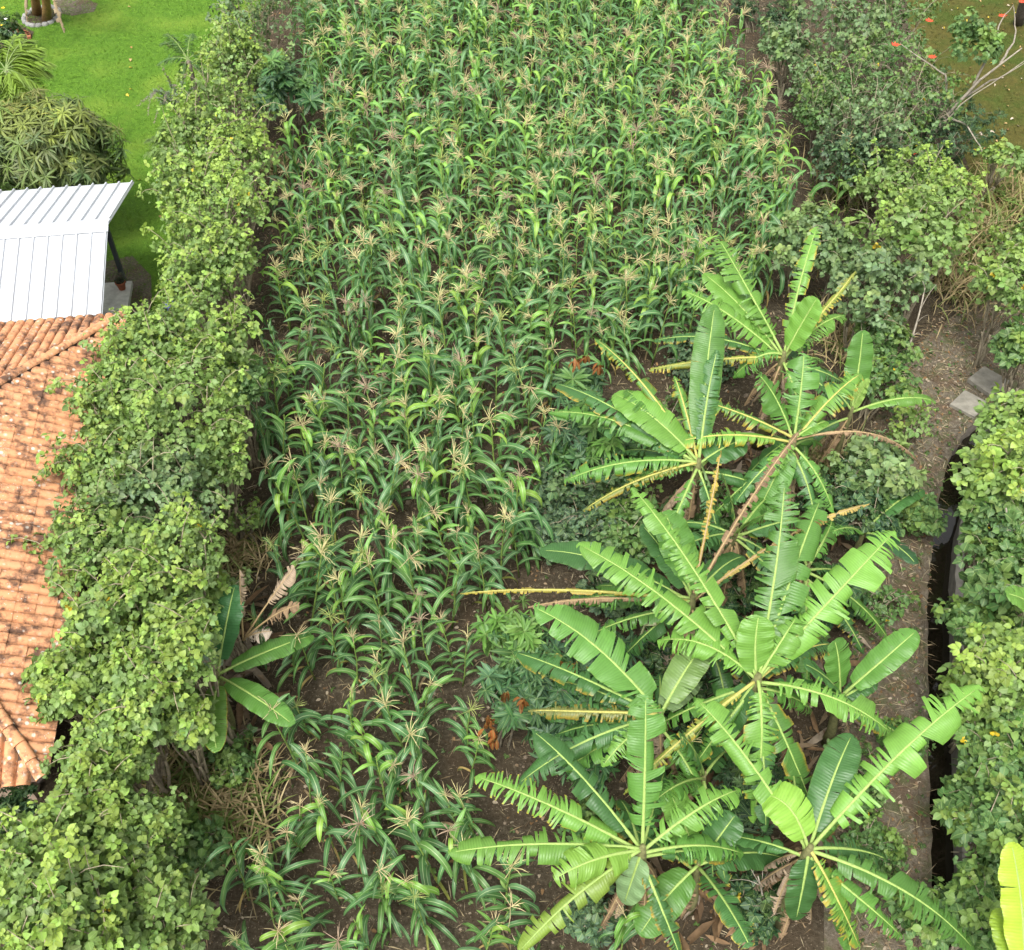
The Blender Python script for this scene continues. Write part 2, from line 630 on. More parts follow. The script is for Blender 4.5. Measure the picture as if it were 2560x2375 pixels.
WHORL = [whorl(rng, 13) for _ in range(4)]
DROOP = [whorl(rng, 15, 0.095, 2.4) for _ in range(4)]
WHORL_WIDE = [whorl(rng, 9, 0.17, 0.7) for _ in range(4)]


def mixc(a, b, t):
    a, b, t = np.asarray(a), np.asarray(b), np.asarray(t)[..., None]
    return a * (1 - t) + b * t


# palettes: mature, bluish, young shoot, and chance of a yellow leaf
PAL = {
    'hedge': ((0.150, 0.255, 0.052), (0.180, 0.275, 0.095), (0.275, 0.395, 0.070), 0.003),
    'grey': ((0.125, 0.210, 0.075), (0.155, 0.240, 0.120), (0.240, 0.330, 0.085), 0.003),
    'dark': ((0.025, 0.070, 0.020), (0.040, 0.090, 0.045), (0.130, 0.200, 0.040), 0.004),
    'mid': ((0.080, 0.170, 0.040), (0.105, 0.195, 0.070), (0.230, 0.330, 0.055), 0.003),
    'vine': ((0.065, 0.125, 0.060), (0.090, 0.155, 0.085), (0.140, 0.220, 0.070), 0.006),
    'mango': ((0.090, 0.145, 0.030), (0.100, 0.150, 0.065), (0.310, 0.340, 0.065), 0.004),
    'sapling': ((0.040, 0.115, 0.030), (0.070, 0.150, 0.080), (0.130, 0.270, 0.045), 0.0),
}
CACHE = {}


def leaf_mesh(shape, i, col, mat):
    key = (shape, i, tuple(np.round(col, 3)))
    if key not in CACHE:
        t = {'tri': TRI, 'whorl': WHORL, 'wide': WHORL_WIDE, 'droop': DROOP}[shape][i]
        CACHE[key] = mesh(T(t.V, t.F, t.C * col, t.L), 'leaf', mat)
    return CACHE[key]


def branch_path(a, b, r, bend=0.15, n=6, sag=0.0):
    a, b = np.asarray(a, float), np.asarray(b, float)
    d = b - a
    s = np.linspace(0, 1, n)[:, None]
    off = nrm(r.normal(0, 1, 3)) * np.linalg.norm(d) * bend
    lift = np.array([0, 0, np.linalg.norm(d[:2]) * 0.25])
    return a + d * s + off * np.sin(s * math.pi) * 0.7 + lift * np.sin(s * math.pi) - np.array([0, 0, sag]) * s ** 2


def plant(name, label, cat, px, py, z, rpx, n=420, pal='hedge', size=0.115, nobj=150, flat=0.85, shape='tri', group=None,
          stems=6, young=0.35, seed=0, base=None, clumps=12, bark=(0.20, 0.17, 0.12), spread=0.25, low=-0.35, stretch=(1, 1)):
    r = np.random.default_rng(1000 + seed)
    C = at(px, py, z)
    R0 = rpx / proj(C)[2]
    B = np.array([C[0], C[1], 0.0]) + np.array([*r.normal(0, 0.12, 2), 0]) if base is None else at(*base, 0.0)
    th = thing(name, B, label, cat, group)
    d = nrm(np.stack([r.normal(0, 1, clumps * 4), r.normal(0, 1, clumps * 4), r.normal(0.25, 1, clumps * 4)], 1))
    d = d[d[:, 2] > low]
    # spread the clumps: keep those farthest from one another
    keep = [0]
    while len(keep) < min(clumps, len(d)):
        dist = np.min(1 - d @ d[keep].T, axis=1) * r.uniform(0.6, 1, len(d))
        keep.append(int(np.argmax(dist)))
    d = d[keep]
    cl = C + d * R0 * np.array([stretch[0], stretch[1], flat]) * r.uniform(0.45, 0.88, len(d))[:, None]
    cl[:, 2] = np.maximum(cl[:, 2], 0.12)
    # stems: each forks to a few clumps
    order = np.argsort(np.arctan2(d[:, 1], d[:, 0]))
    for grp in (np.array_split(order, min(stems, len(order))) if stems else []):
        fork = B + (cl[grp].mean(0) - B) * np.array([0.5, 0.5, 0.45])
        rad = 0.018 + 0.012 * z / 2.5
        p0 = B + np.array([*r.normal(0, 0.06, 2), -0.05])
        parts = [tube(branch_path(p0, fork, r, 0.08), np.linspace(rad, rad * 0.7, 6), 6, np.array(bark) * r.uniform(0.8, 1.2))]
        for g in grp:
            e = cl[g] + (cl[g] - C) * 0.12
            pp = branch_path(fork, e, r, 0.1)
            parts.append(tube(pp, np.linspace(rad * 0.65, 0.006, 6), 5, np.array(bark) * r.uniform(0.85, 1.25)))
            for _ in range(3):
                q = pp[r.integers(2, 5)]
                parts.append(tube(branch_path(q, q + nrm(r.normal(0, 1, 3) + (0, 0, 0.8)) * R0 * r.uniform(0.25, 0.5), r, 0.1, 4), [0.008, 0.006, 0.005, 0.003], 4, np.array(bark) * 1.15))
        obj('stem', join(parts), 'bark', th)
    # leaves
    ci = r.integers(0, len(cl), n)
    off = nrm(r.normal(0, 1, (n, 3))) * (r.uniform(0, 1, n) ** 0.5)[:, None] * R0 * spread * 1.7
    off[:, 2] *= 0.75
    # leafy shoots that break the outline
    ns = max(6, int(n * 0.028))
    sdir = nrm(r.normal(0, 1, (ns, 3)) * (1, 1, 0.6) + (0, 0, 0.75)) * (R0 * r.uniform(0.40, 0.95, ns))[:, None]
    sci = r.integers(0, len(cl), ns)
    ws = np.where(r.uniform(0, 1, n) < 0.32)[0]
    wi = r.integers(0, ns, len(ws))
    ci[ws] = sci[wi]
    off[ws] = sdir[wi] * r.uniform(0.35, 1.0, (len(ws), 1)) + r.normal(0, 0.05, (len(ws), 3))
    if shape == 'tri' and stems:
        tw = [tube(branch_path(cl[sci[q]], cl[sci[q]] + sdir[q], r, 0.06, 4), [0.009, 0.007, 0.005, 0.003], 4, np.array(bark) * r.uniform(0.9, 1.3), cap=False) for q in range(ns)]
        tag(obj('twigs', join(tw), 'bark', th), kind='stuff')
    P = cl[ci] + off
    P[:, 2] = np.maximum(P[:, 2], 0.06)
    out = nrm(P - C)
    nn = 0.70 * UP + 0.35 * out + r.normal(0, 0.58, (n, 3))
    fw = out * 0.8 + nrm(off) * 0.7 + r.normal(0, 0.5, (n, 3)) - UP * 0.25
    if shape != 'tri':
        nn = 0.9 * UP + 0.6 * out + r.normal(0, 0.25, (n, 3))
    R = frames(fw, nn)
    s = size * np.exp(np.clip(r.normal(0, 0.3, n), -0.7, 0.4))
    mature, blue, yng, yel = PAL[pal]
    cb = r.uniform(0, 1, len(cl))
    col = mixc(mature, blue, r.uniform(0, 1, n))
    tipness = np.clip(off[:, 2] / (R0 * spread) * 0.9 + (cb[ci] - 0.5) * 1.3 + (young - 0.5) * 1.6 + r.normal(0, 0.3, n), 0, 1)
    col = mixc(col, yng, tipness * np.clip(young * 2.2, 0, 0.9))
    col *= r.uniform(0.78, 1.25, n)[:, None]
    ysel = r.uniform(0, 1, n) < yel
    col[ysel] = (0.62, 0.44, 0.02)
    s[ysel] *= 0.7
    s[col[:, 0] > 0.2] *= 0.85
    vi = r.integers(0, 6 if shape == 'tri' else 4, n)
    score = (P - C) @ nrm(np.array([0, 0, CAMZ]) - C)
    pr = proj(P)
    vis = (pr[:, 0] > -20) & (pr[:, 0] < W + 20) & (pr[:, 1] > -20) & (pr[:, 1] < H + 20)
    score[~vis] -= 100
    own = np.argsort(-score)[:nobj]
    own = own[vis[own]]
    isown = np.zeros(n, bool); isown[own] = True
    Rs = R * s[:, None, None]
    qcol = np.round(col / 0.05) * 0.05
    qcol = np.maximum(qcol, np.round(col / 0.012) * 0.012 * (col < 0.12))
    for i in own:
        c3 = np.round(np.exp(np.round(np.log(np.maximum(col[i], 0.01)) / 0.16) * 0.16), 3)
        link('leaf' if shape == 'tri' else 'leaf_whorl', leaf_mesh(shape, int(vi[i]), c3, 'foliage'), th, m4(Rs[i], P[i] - B))
    shp = {'tri': TRI, 'whorl': WHORL, 'wide': WHORL_WIDE, 'droop': DROOP}[shape]
    ts = []
    for q in range(len(shp)):
        m = (vi == q) & ~isown
        if m.any():
            ts.append(scatter(shp[q], Rs[m], P[m], col[m]))
    if ts:
        tag(obj('foliage', join(ts), 'foliage', th), kind='stuff')
    return th, C, R0, r


# ------------------------------------------------------------------ tiled house
A0, B0 = at(310, 790, 2.4), at(110, 1950, 2.4)
e1 = nrm((A0 - B0) * np.array([1, 1, 0]))
e2 = np.array([e1[1], -e1[0], 0.0])
LEN = float(np.linalg.norm(A0 - B0))
TR = math.tan(math.radians(25))
fa, fb = 2.34 / 1.48, 0.82 / 0.58          # how far each hip runs along the eave per metre inwards
WMAX = LEN / (fa + fb)
ZE = 2.4
house = thing('tiled_house', (*(B0 - e2 * WMAX + e1 * LEN / 2)[:2], 0), 'house with weathered orange clay tile hip roof at left edge', 'house')


def tile_mesh(w=0.17, l=0.30):
    P = []
    for y, k_, zz in ((0.0, 1.0, 0.007), (l, 0.95, 0.0)):
        row = [(-w / 2 - 0.004, y, zz - 0.030)]
        for a in np.linspace(math.pi, 0, 8):
            row.append((math.cos(a) * w * 0.44 * k_, y, zz + max(math.sin(a), 0) ** 0.8 * 0.055 * k_))
        row.append((w / 2 + 0.004, y, zz - 0.030))
        P.append(row)
    fr = [[(x, 0.0, z - 0.008) for x, y, z in P[0]]]
    return join([grid(np.array(P)), grid(np.array(fr + P[:1]))])


TILE_T = tile_mesh()
TILE = None


def face_tiles(O, u, wdir, tan, lo, hi, own_parent, wlen, pitch=0.172, step=0.265):
    """tiles of one roof face: O eave start, u along the eave, wdir inwards; lo/hi give the eave range at inward distance w"""
    global TILE
    sl = math.atan(tan)
    v = nrm(wdir * math.cos(sl) + UP * math.sin(sl))
    nml = nrm(np.cross(u, v))
    if nml[2] < 0:
        nml = -nml
    far = []
    r = np.random.default_rng(5)
    for j in range(int(wlen / math.cos(sl) / step) + 1):
        w = j * step * math.cos(sl)
        i0, i1 = lo(w + 0.1), hi(w + 0.1)
        for i in range(int(math.ceil(i0 / pitch)), int(i1 / pitch) + 1):
            p = O + u * (i * pitch + 0.5 * pitch) + v * (j * step - 0.04) + nml * (0.01 + r.normal(0, 0.003))
            a = r.normal(0, 0.018)
            R = np.stack([np.cross(v, nml), v, nml], 1) @ rotz(a) @ rotx(r.normal(0, 0.012))
            q = proj(p)
            if -25 < q[0] < W and 0 < q[1] < H:
                if TILE is None:
                    TILE = mesh(TILE_T, 'tile', 'tile')
                link('tile', TILE, own_parent, m4(R, p - np.array(own_parent.location)))
            else:
                far.append((R, p))
    return far


far = []
far += face_tiles(B0, e1, -e2, TR, lambda w: w * fb, lambda w: LEN - w * fa, house, WMAX)
tanL, tanN = TR / fa, TR / fb
EW = 2 * WMAX
far += face_tiles(A0, -e2, -e1, tanL, lambda w: w / fa, lambda w: EW - w / fa, house, WMAX * fa)
far += face_tiles(B0, -e2, e1, tanN, lambda w: w / fb, lambda w: EW - w / fb, house, WMAX * fb)
far += face_tiles(B0 - e2 * EW, e1, e2, TR, lambda w: w * fb, lambda w: LEN - w * fa, house, WMAX)
tag(obj('tile_field', scatter(TILE_T, np.array([f[0] for f in far]), np.array([f[1] for f in far])), 'tile', house), kind='stuff')
apex = B0 + e1 * (WMAX * fb) - e2 * WMAX + UP * WMAX * TR
c4 = [A0, B0, B0 - e2 * EW, A0 - e2 * EW]
dk = T(np.array(c4 + [apex]) - UP * 0.02, [(0, 4, 1), (1, 4, 2), (2, 4, 3), (3, 4, 0)])
dk.C[:] = (0.10, 0.06, 0.04)
obj('roof_deck', dk, 'clay', house, smooth=False)
RT = None
for a, b in ((A0, apex), (B0, apex)):
    L = float(np.linalg.norm(b - a)); d = (b - a) / L
    nb = int(L / 0.27)
    P = []
    for y, k_ in ((0.0, 1.0), (0.32, 0.85)):
        P.append([(math.cos(q) * 0.085 * k_, y, math.sin(q) * 0.065 * k_ + (0.02 if y == 0 else 0)) for q in np.linspace(math.pi, 0, 9)])
    if RT is None:
        RT = mesh(join([grid(np.array(P)), grid(np.array([[(x, 0, z - 0.02) for x, y, z in P[0]]] + P[:1]))]), 'ridge_tile', 'tile')
    R = frames(d[None], UP[None])[0]
    R = np.stack([R[:, 0], d, np.cross(R[:, 0], d)], 1)
    for i in range(nb):
        p = a + d * (i * 0.27) + UP * 0.045
        q = proj(p)
        if q[0] > -60:
            link('ridge_tile', RT, house, m4(R @ rotz(rng.normal(0, 0.03)), p - np.array(house.location)))
    mort = tube(np.array([a, b]) + UP * 0.015, 0.082, 8, (0.07, 0.055, 0.05))
    obj('mortar_bed', mort, 'concrete', house)
# walls under the eaves
ins = 1.0
q0 = [B0 + e1 * ins - e2 * ins, A0 - e1 * ins - e2 * ins, A0 - e1 * ins - e2 * (EW - ins), B0 + e1 * ins - e2 * (EW - ins)]
t = prism([tuple(p[:2]) for p in q0], 0, ZE + 0.05); t.C[:] = (0.40, 0.30, 0.22)
obj('wall', t, 'plaster', house, smooth=False)

# ------------------------------------------------------------------ white metal-roofed patio
RG, RE, FE = at(270, 560, 3.0), at(335, 455, 2.4), at(256, 786, 2.42)
u = -e2
WID = 5.6
patio = thing('metal_roofed_patio', (*(RG + u * WID / 2)[:2], 0), 'open patio with white ribbed metal gable roof beside the tiled house', 'patio')


def slope_sheet(top, bot, name):
    n = 22
    d = bot - top
    nm = nrm(np.cross(u, d)); nm = nm if nm[2] > 0 else -nm
    P = np.array([[top + u * s, bot + u * s] for s in (0, WID)])
    t = join([grid(P), grid(P - nm * 0.02), grid(np.array([[top, bot], [top - nm * 0.02, bot - nm * 0.02]]) ), grid(np.array([[bot, bot + u * WID], [bot - nm * 0.02, bot + u * WID - nm * 0.02]]))])
    obj(name, t, 'white_sheet', patio, smooth=False)
    L = float(np.linalg.norm(d)); dd = d / L
    w = 0.022
    prof = [(-w, 0.0), (-w * 0.55, 0.040), (w * 0.55, 0.040), (w, 0.0)]
    P = np.array([[(x, y, z) for x, z in prof] for y in (0, L)])
    me = mesh(join([grid(P), T([(x, L, z) for x, z in prof], [(0, 1, 2), (0, 2, 3)])]), 'rib', 'white_sheet', False)
    R = np.stack([np.cross(dd, nm), dd, nm], 1)
    for i in range(int(WID / 0.262) + 1):
        p = top + u * (0.03 + i * 0.262) + nm * 0.001
        link('rib', me, patio, m4(R, p - np.array(patio.location)))


slope_sheet(RG, FE, 'roof_sheet')
slope_sheet(RG, RE, 'roof_sheet')
fw_, bw_ = nrm(FE - RG), nrm(RE - RG)
P = []
for s in (-0.02, WID):
    o = RG + u * s
    P.append([o + fw_ * 0.20 + UP * 0.025, o + fw_ * 0.19 + UP * 0.045, o + UP * 0.055, o + bw_ * 0.19 + UP * 0.045, o + bw_ * 0.20 + UP * 0.025])
obj('ridge_cap', grid(np.array(P)), 'white_sheet', patio, smooth=False)
pc = (0.055, 0.062, 0.075)


def post(px, py):
    b = at(px, py, 0.12)
    t = box((-0.045, -0.045, 0), (0.045, 0.045, 2.34), pc)
    R = np.stack([e2, e1, UP], 1)
    obj('post', t.moved(R, b), 'dark_metal', patio, smooth=False)
    return b


pb = post(311, 704)
for s in (2.4, 4.7):
    b = pb + u * s
    t = box((-0.045, -0.045, 0), (0.045, 0.045, 2.34), pc).moved(np.stack([e2, e1, UP], 1), b)
    obj('post', t, 'dark_metal', patio, smooth=False)
bm_ = box((-0.2, -0.04, 2.34), (4.9, 0.04, 2.44), pc).moved(np.stack([u, e1, UP], 1), (pb[0], pb[1], 0.0))
obj('beam', bm_, 'dark_metal', patio, smooth=False)
s0 = at(330, 702, 0.12)
cs = [s0, s0 + u * 5.4, s0 + u * 5.4 - e1 * 3.2, s0 - e1 * 3.2]
t = prism([tuple(p[:2]) for p in cs], 0.0, 0.12); t.C[:] = (0.55, 0.55, 0.50)
obj('floor_slab', t, 'concrete', patio, smooth=False)

# potted plant standing on the slab
pp_ = at(306, 722, 0.12)
pot = thing('potted_plant', pp_, 'small succulent in a terracotta pot on the patio slab corner', 'pot plant')
prof = [(0.07, 0.0), (0.10, 0.16), (0.115, 0.165), (0.115, 0.20), (0.095, 0.20), (0.09, 0.17)]
th_ = np.linspace(0, 2 * math.pi, 17)[:-1]
t = grid(np.array([[(r_ * math.cos(a), r_ * math.sin(a), z) for a in th_] for r_, z in prof]), (0.34, 0.11, 0.055), closed=True)
obj('pot', t.moved(np.eye(3), pp_), 'clay', pot)
t = T([(0.09 * math.cos(a), 0.09 * math.sin(a), 0.175) for a in th_] + [(0, 0, 0.18)], [(i, (i + 1) % 16, 16) for i in range(16)], (0.06, 0.045, 0.03))
obj('potting_soil', t.moved(np.eye(3), pp_), 'litter', pot)
for i in range(14):
    w_ = WHORL_WIDE[i % 4]
    a = i * 2.4
    link('leaf_whorl', leaf_mesh('wide', i % 4, (0.085, 0.095, 0.07) if i % 3 else (0.16, 0.10, 0.09), 'foliage'), pot,
         m4(rotz(a) @ rotx(rng.normal(0, 0.5)) * 0.11, (0.07 * math.cos(a) * (i % 3) / 2, 0.07 * math.sin(a) * (i % 3) / 2, 0.24 + 0.03 * (i % 4))))

# ------------------------------------------------------------------ the maize
def corn_leaf(r, th0, th1, wid, n=9):
    """strap leaf in the YZ plane, length 1"""
    s = np.linspace(0, 1, n)
    q_ = np.clip(s * 1.12, 0, 1)
    th = th0 + (th1 - th0) * (0.45 * q_ + 0.55 * q_ * q_ * (3 - 2 * q_))
    ds = 1.0 / (n - 1)
    y = np.concatenate([[0], np.cumsum(np.cos((th[1:] + th[:-1]) / 2) * ds)])
    z = np.concatenate([[0], np.cumsum(np.sin((th[1:] + th[:-1]) / 2) * ds)])
    w = wid * np.clip(np.minimum((s + 0.16) * 3.4, 1.0), 0, 1) * (1 - 0.25 * s) * (1 - s ** 6) + 0.003
    tw = r.normal(0, 0.5) * s ** 1.5
    xb = r.normal(0, 0.10) * s ** 2
    P, L = [], []
    ph = r.uniform(0, 6)
    for i in range(n):
        nx, ny, nz = 0, -math.sin(th[i]), math.cos(th[i])
        for x in (-1, 0, 1):
            lift = (0.24 * abs(x) + 0.14 * x * math.sin(i * 2.1 + ph)) * w[i] + tw[i] * x * w[i]
            P.append((xb[i] + x * w[i] * math.cos(tw[i]), y[i] + ny * lift, z[i] + nz * lift))
            L.append((x, s[i], 0))
    return grid(np.array(P).reshape(n, 3, 3), None, np.array(L, float).reshape(n, 3, 3))


CORN_COL = [(0.090, 0.222, 0.050), (0.076, 0.195, 0.058), (0.122, 0.262, 0.060), (0.104, 0.222, 0.084), (0.066, 0.170, 0.044)]
CORN_TOP = [(0.180, 0.360, 0.050), (0.140, 0.310, 0.055), (0.250, 0.420, 0.060)]
rc = np.random.default_rng(77)
LOWER = []
for i in range(20):
    t = corn_leaf(rc, math.radians(rc.uniform(40, 68)), math.radians(rc.uniform(-100, -45)), rc.uniform(0.054, 0.070))
    t.C[:] = CORN_COL[i % 5]
    LOWER.append(t)
UPPER = []
for i in range(10):
    t = corn_leaf(rc, math.radians(rc.uniform(55, 80)), math.radians(rc.uniform(-95, 15)), rc.uniform(0.068, 0.090))
    t.C[:] = CORN_TOP[i % 3] if i < 5 else CORN_COL[i % 5]
    UPPER.append(t)
WILT = []
for i in range(3):
    t = corn_leaf(rc, math.radians(10), math.radians(-95), 0.04)
    t.C[:] = [(0.36, 0.27, 0.10), (0.30, 0.22, 0.12), (0.24, 0.26, 0.06)][i]
    WILT.append(t)


def tassel(r, c):
    ts = [tube([(0, 0, -0.05), (0, 0, 0.12), (r.normal(0, .02), r.normal(0, .02), 0.34)], [0.006, 0.007, 0.004], 4, c, cap=False)]
    for i in range(r.integers(10, 17)):
        a, el = r.uniform(0, 2 * math.pi), r.uniform(0.15, 1.25)
        L = r.uniform(0.18, 0.30)
        z0 = r.uniform(0.0, 0.09)
        d = np.array([math.cos(a) * math.cos(el), math.sin(a) * math.cos(el), math.sin(el)])
        ts.append(tube([(0, 0, z0), (0, 0, z0) + d * L * 0.55, (0, 0, z0) + d * L - np.array([0, 0, 0.03 + 0.05 * r.random()])], [0.0045, 0.0055, 0.003], 3, np.array(c) * r.uniform(0.8, 1.2), cap=False))
    return join(ts)


TASCOL = {'straw': (0.52, 0.43, 0.23), 'cream': (0.58, 0.52, 0.25), 'pinkish': (0.38, 0.28, 0.19), 'greenish': (0.34, 0.40, 0.12)}
TASNAME = ['straw', 'cream', 'cream', 'cream', 'straw', 'pinkish', 'greenish', 'straw']
TAS = [tassel(rc, TASCOL[c]) for c in TASNAME]
STALK = []
for i in range(5):
    p = np.array([(0, 0, -0.03), (rc.normal(0, .012), rc.normal(0, .012), 0.5), (rc.normal(0, .02), rc.normal(0, .02), 1.0), (0, 0, 1.5), (0, 0, 1.74)])
    t = tube(p, [0.016, 0.0145, 0.012, 0.009, 0.006], 6, (0.19, 0.28, 0.06))
    STALK.append(t)
et = tube([(0, 0, 0), (0, 0.02, 0.06), (0, 0.035, 0.15), (0, 0.045, 0.22)], [0.012, 0.028, 0.026, 0.008], 7, (0.17, 0.27, 0.07))
silk = tube([(0, 0.045, 0.21), (0, 0.07, 0.25)], [0.010, 0.016], 5, (0.20, 0.09, 0.04))
EAR = [join([et, silk])]
CM = {}
for nm, lst, mt in (('leaf', LOWER, 'corn_leaf'), ('upleaf', UPPER, 'corn_leaf'), ('wilt', WILT, 'dry_leaf'), ('tassel', TAS, 'stem'), ('stalk', STALK, 'stem'), ('ear', EAR, 'stem')):
    CM[nm] = (lst, [mesh(t, {'upleaf': 'leaf', 'wilt': 'leaf'}.get(nm, nm), mt) for t in lst])


def corn_spec(r):
    """pieces of one plant: (kind, index, 3x3, offset)"""
    out = [('stalk', int(r.integers(0, 5)), np.eye(3), np.zeros(3))]
    plane = r.uniform(0, math.pi)
    nl = int(r.integers(9, 13))
    bright = r.random() < 0.4
    for i in range(nl):
        f = i / (nl - 1)
        zz = 0.20 + f * 1.42
        a = plane + (i % 2) * math.pi + r.normal(0, 0.35)
        if f > 0.72:
            k_ = int(r.integers(0, 5)) if bright else int(r.integers(5, 10))
            L = r.uniform(0.34, 0.60) * (1.15 - 0.5 * (f - 0.72))
            out.append(('upleaf', k_, rotz(a) * L, np.array([0, 0, zz])))
        elif f < 0.18 and r.random() < 0.45:
            out.append(('wilt', int(r.integers(0, 3)), rotz(a) * r.uniform(0.4, 0.6), np.array([0, 0, zz])))
        else:
            L = r.uniform(0.66, 1.0) * (1.0 - 0.25 * abs(f - 0.45))
            out.append(('leaf', int(r.integers(0, 20)), rotz(a) @ np.diag([r.uniform(0.7, 0.98), 1.0, r.uniform(0.85, 1.2)]) * L, np.array([0, 0, zz])))
    tk = int(r.integers(0, 8))
    if r.random() < 0.86:
        out.append(('tassel', tk, rotz(r.uniform(0, 6)) @ rotx(r.normal(0, 0.38)) * r.uniform(0.8, 1.2), np.array([0, 0, 1.72])))
    else:
        tk = None
    if r.random() < 0.5:
        out.append(('ear', 0, rotz(plane + r.normal(0, 0.4)) @ rotx(-0.35), np.array([0, 0.0, r.uniform(0.75, 1.0)])))
    return out, tk


FIELD = [(700, -160), (745, 60), (755, 200), (790, 300), (720, 400), (690, 560), (660, 760), (655, 1000), (670, 1230), (690, 1440), (740, 1560), (760, 1750),
         (690, 1900), (600, 2010), (545, 2150), (520, 2420), (1400, 2440), (1320, 2260), (1230, 2100), (1220, 1950), (1160, 1800), (1190, 1640), (1210, 1500),
         (1260, 1420), (1330, 1330), (1370, 1180), (1370, 1000), (1420, 890), (1640, 880), (1780, 780), (1880, 730), (1980, 640), (2000, 520), (1960, 380), (1930, 250), (1880, 130), (1800, 60), (1750, -40), (1700, -160)]
fpoly = [tuple(at(*p, 0.9)[:2]) for p in FIELD]
rowd = nrm(np.array([-0.10, 1.0]))
rowx = np.array([rowd[1], -rowd[0]])
cand = []
for i in range(-23, 31):
    for j in range(0, 98):
        p = rowx * (i * 0.57) + rowd * (3.0 + j * 0.42 + (i % 2) * 0.2) + rc.normal(0, 0.12, 2)
        cand.append((*p, i))
cand = np.array(cand)
cand = cand[inside(cand[:, :2], fpoly)]
pr = proj(np.concatenate([cand[:, :2], np.full((len(cand), 1), 0.9)], 1))
bare = [(700, 1800, 55), (1110, 1690, 50), (590, 2080, 40), (640, 1990, 40), (700, 2260, 30), (1110, 420, 26)]
keep = np.ones(len(cand), bool)
for bx, by, brad in bare:
    keep &= np.hypot(pr[:, 0] - bx, pr[:, 1] - by) > brad
keep &= rc.random(len(cand)) > np.where(pr[:, 1] > 1900, 0.10, np.where(pr[:, 1] > 1450, 0.10, 0.05))
cand = cand[keep]
ORDW = 'first second third fourth fifth sixth seventh eighth ninth tenth eleventh twelfth thirteenth fourteenth fifteenth sixteenth seventeenth eighteenth nineteenth twentieth'.split()


def nth(k_):
    if k_ < 20:
        return ORDW[k_]
    return ('twenty', 'thirty', 'forty', 'fifty', 'sixty', 'seventy', 'eighty', 'ninety')[(k_ + 1) // 10 - 2] + '-' + ORDW[k_ % 10] if (k_ + 1) % 10 else ('twentieth', 'thirtieth', 'fortieth', 'fiftieth', 'sixtieth', 'seventieth', 'eightieth', 'ninetieth')[(k_ + 1) // 10 - 2]


place = {}
rows = sorted(set(cand[:, 2].astype(int)))
for ri, row in enumerate(rows):
    w_ = np.where(cand[:, 2].astype(int) == row)[0]
    for k_, q in enumerate(w_[np.argsort(cand[w_, 1])]):
        place[tuple(np.round(cand[q, :2], 4))] = f'{nth(k_)} from the near end in the {nth(ri)} row from the hedge'
EXTRA = [(2060, 490, 'at the far plot corner beside the thicket'), (2085, 540, 'alone before the round-leaved shrub at the far plot corner'), (2010, 700, 'close behind the tall fanned banana'), (735, 1700, 'between the lone banana leaves'),
         (665, 1640, 'right beside the lone withered banana'), (1640, 1990, 'hidden under the near banana leaves'), (1550, 2390, 'under the near banana at the bottom edge'), (1250, 1480, 'under the long yellow banana leaf'), (1290, 1640, 'beside the bright green sapling')]
for px, py, lab in EXTRA:
    place[tuple(np.round(at(px, py)[:2], 4))] = lab
cand = np.concatenate([cand[:, :2], np.array([at(px, py)[:2] for px, py, _ in EXTRA])])
order = np.argsort(-proj(np.concatenate([cand, np.zeros((len(cand), 1))], 1))[:, 2])
cand = cand[order]
print('corn plants', len(cand))


farcorn = {}
for ii, p in enumerate(cand):
    sc = min(max(rc.normal(0.93, 0.13), 0.55), 1.15) * (0.86 if p[1] < 9.5 else 1.0)   # the thin soil of the near end grows shorter plants
    R0 = rotz(rc.uniform(0, 6.28)) @ rotx(rc.normal(0, 0.11)) @ roty(rc.normal(0, 0.11)) * sc
    spec, tk = corn_spec(rc)
    if ii < 300:
        adj = 'untasselled' if tk is None else f'{TASNAME[tk]}-tasselled'
        th = link('corn_plant', None)
        th.empty_display_size = 0.1
        th.matrix_basis = m4(R0, (*p, 0))
        tag(th, f'{adj} corn plant, ' + place[tuple(np.round(p, 4))], 'corn plant', 'near corn plants')
        for kind, i, R, o in spec:
            link({'upleaf': 'leaf', 'wilt': 'leaf'}.get(kind, kind), CM[kind][1][i], th, m4(R, o))
    else:
        for kind, i, R, o in spec:
            if kind == 'ear':
                continue
            farcorn.setdefault((kind, i), []).append((R0 @ R, R0 @ o + np.array([*p, 0])))
# the far rows: one mass; one mesh with the three materials of the plants
ts, mi = [], []
for (kind, i), lst in farcorn.items():
    t = scatter(CM[kind][0][i], np.array([q[0] for q in lst]), np.array([q[1] for q in lst]), rc.uniform(0.85, 1.15, (len(lst), 1)) * np.ones(3))
    ts.append(t); mi.append(np.full(len(t.F), {'leaf': 0, 'upleaf': 0, 'wilt': 1}.get(kind, 2), np.int32))
fc = obj('corn_crop', join(ts), 'corn_leaf')
fc.data.materials.append(MAT['dry_leaf']); fc.data.materials.append(MAT['stem'])
fc.data.polygons.foreach_set('material_index', np.concatenate(mi))
tag(fc, 'dense mass of tasselled maize filling the far rows of the plot', 'corn crop', kind='stuff')

# ------------------------------------------------------------------ bananas
GREEN = (0.105, 0.250, 0.044)
LIME = (0.155, 0.325, 0.052)
DEEP = (0.062, 0.165, 0.042)
YELLOWISH = (0.215, 0.270, 0.050)
BROWN = (0.300, 0.205, 0.120)
DUN = (0.42, 0.32, 0.22)


def solve_tip(P0, px, py, Lt, zlo, zhi, zpref):
    best, bz = None, None
    for z in np.linspace(zlo, zhi, 50):
        p = at(px, py, z)
        L = np.linalg.norm(p - P0)
        cost = max(0, L - Lt[1]) * 3 + max(0, Lt[0] - L) * 3 + abs(z - zpref) * 0.5
        if best is None or cost < best:
            best, bz = cost, z
    return at(px, py, bz)


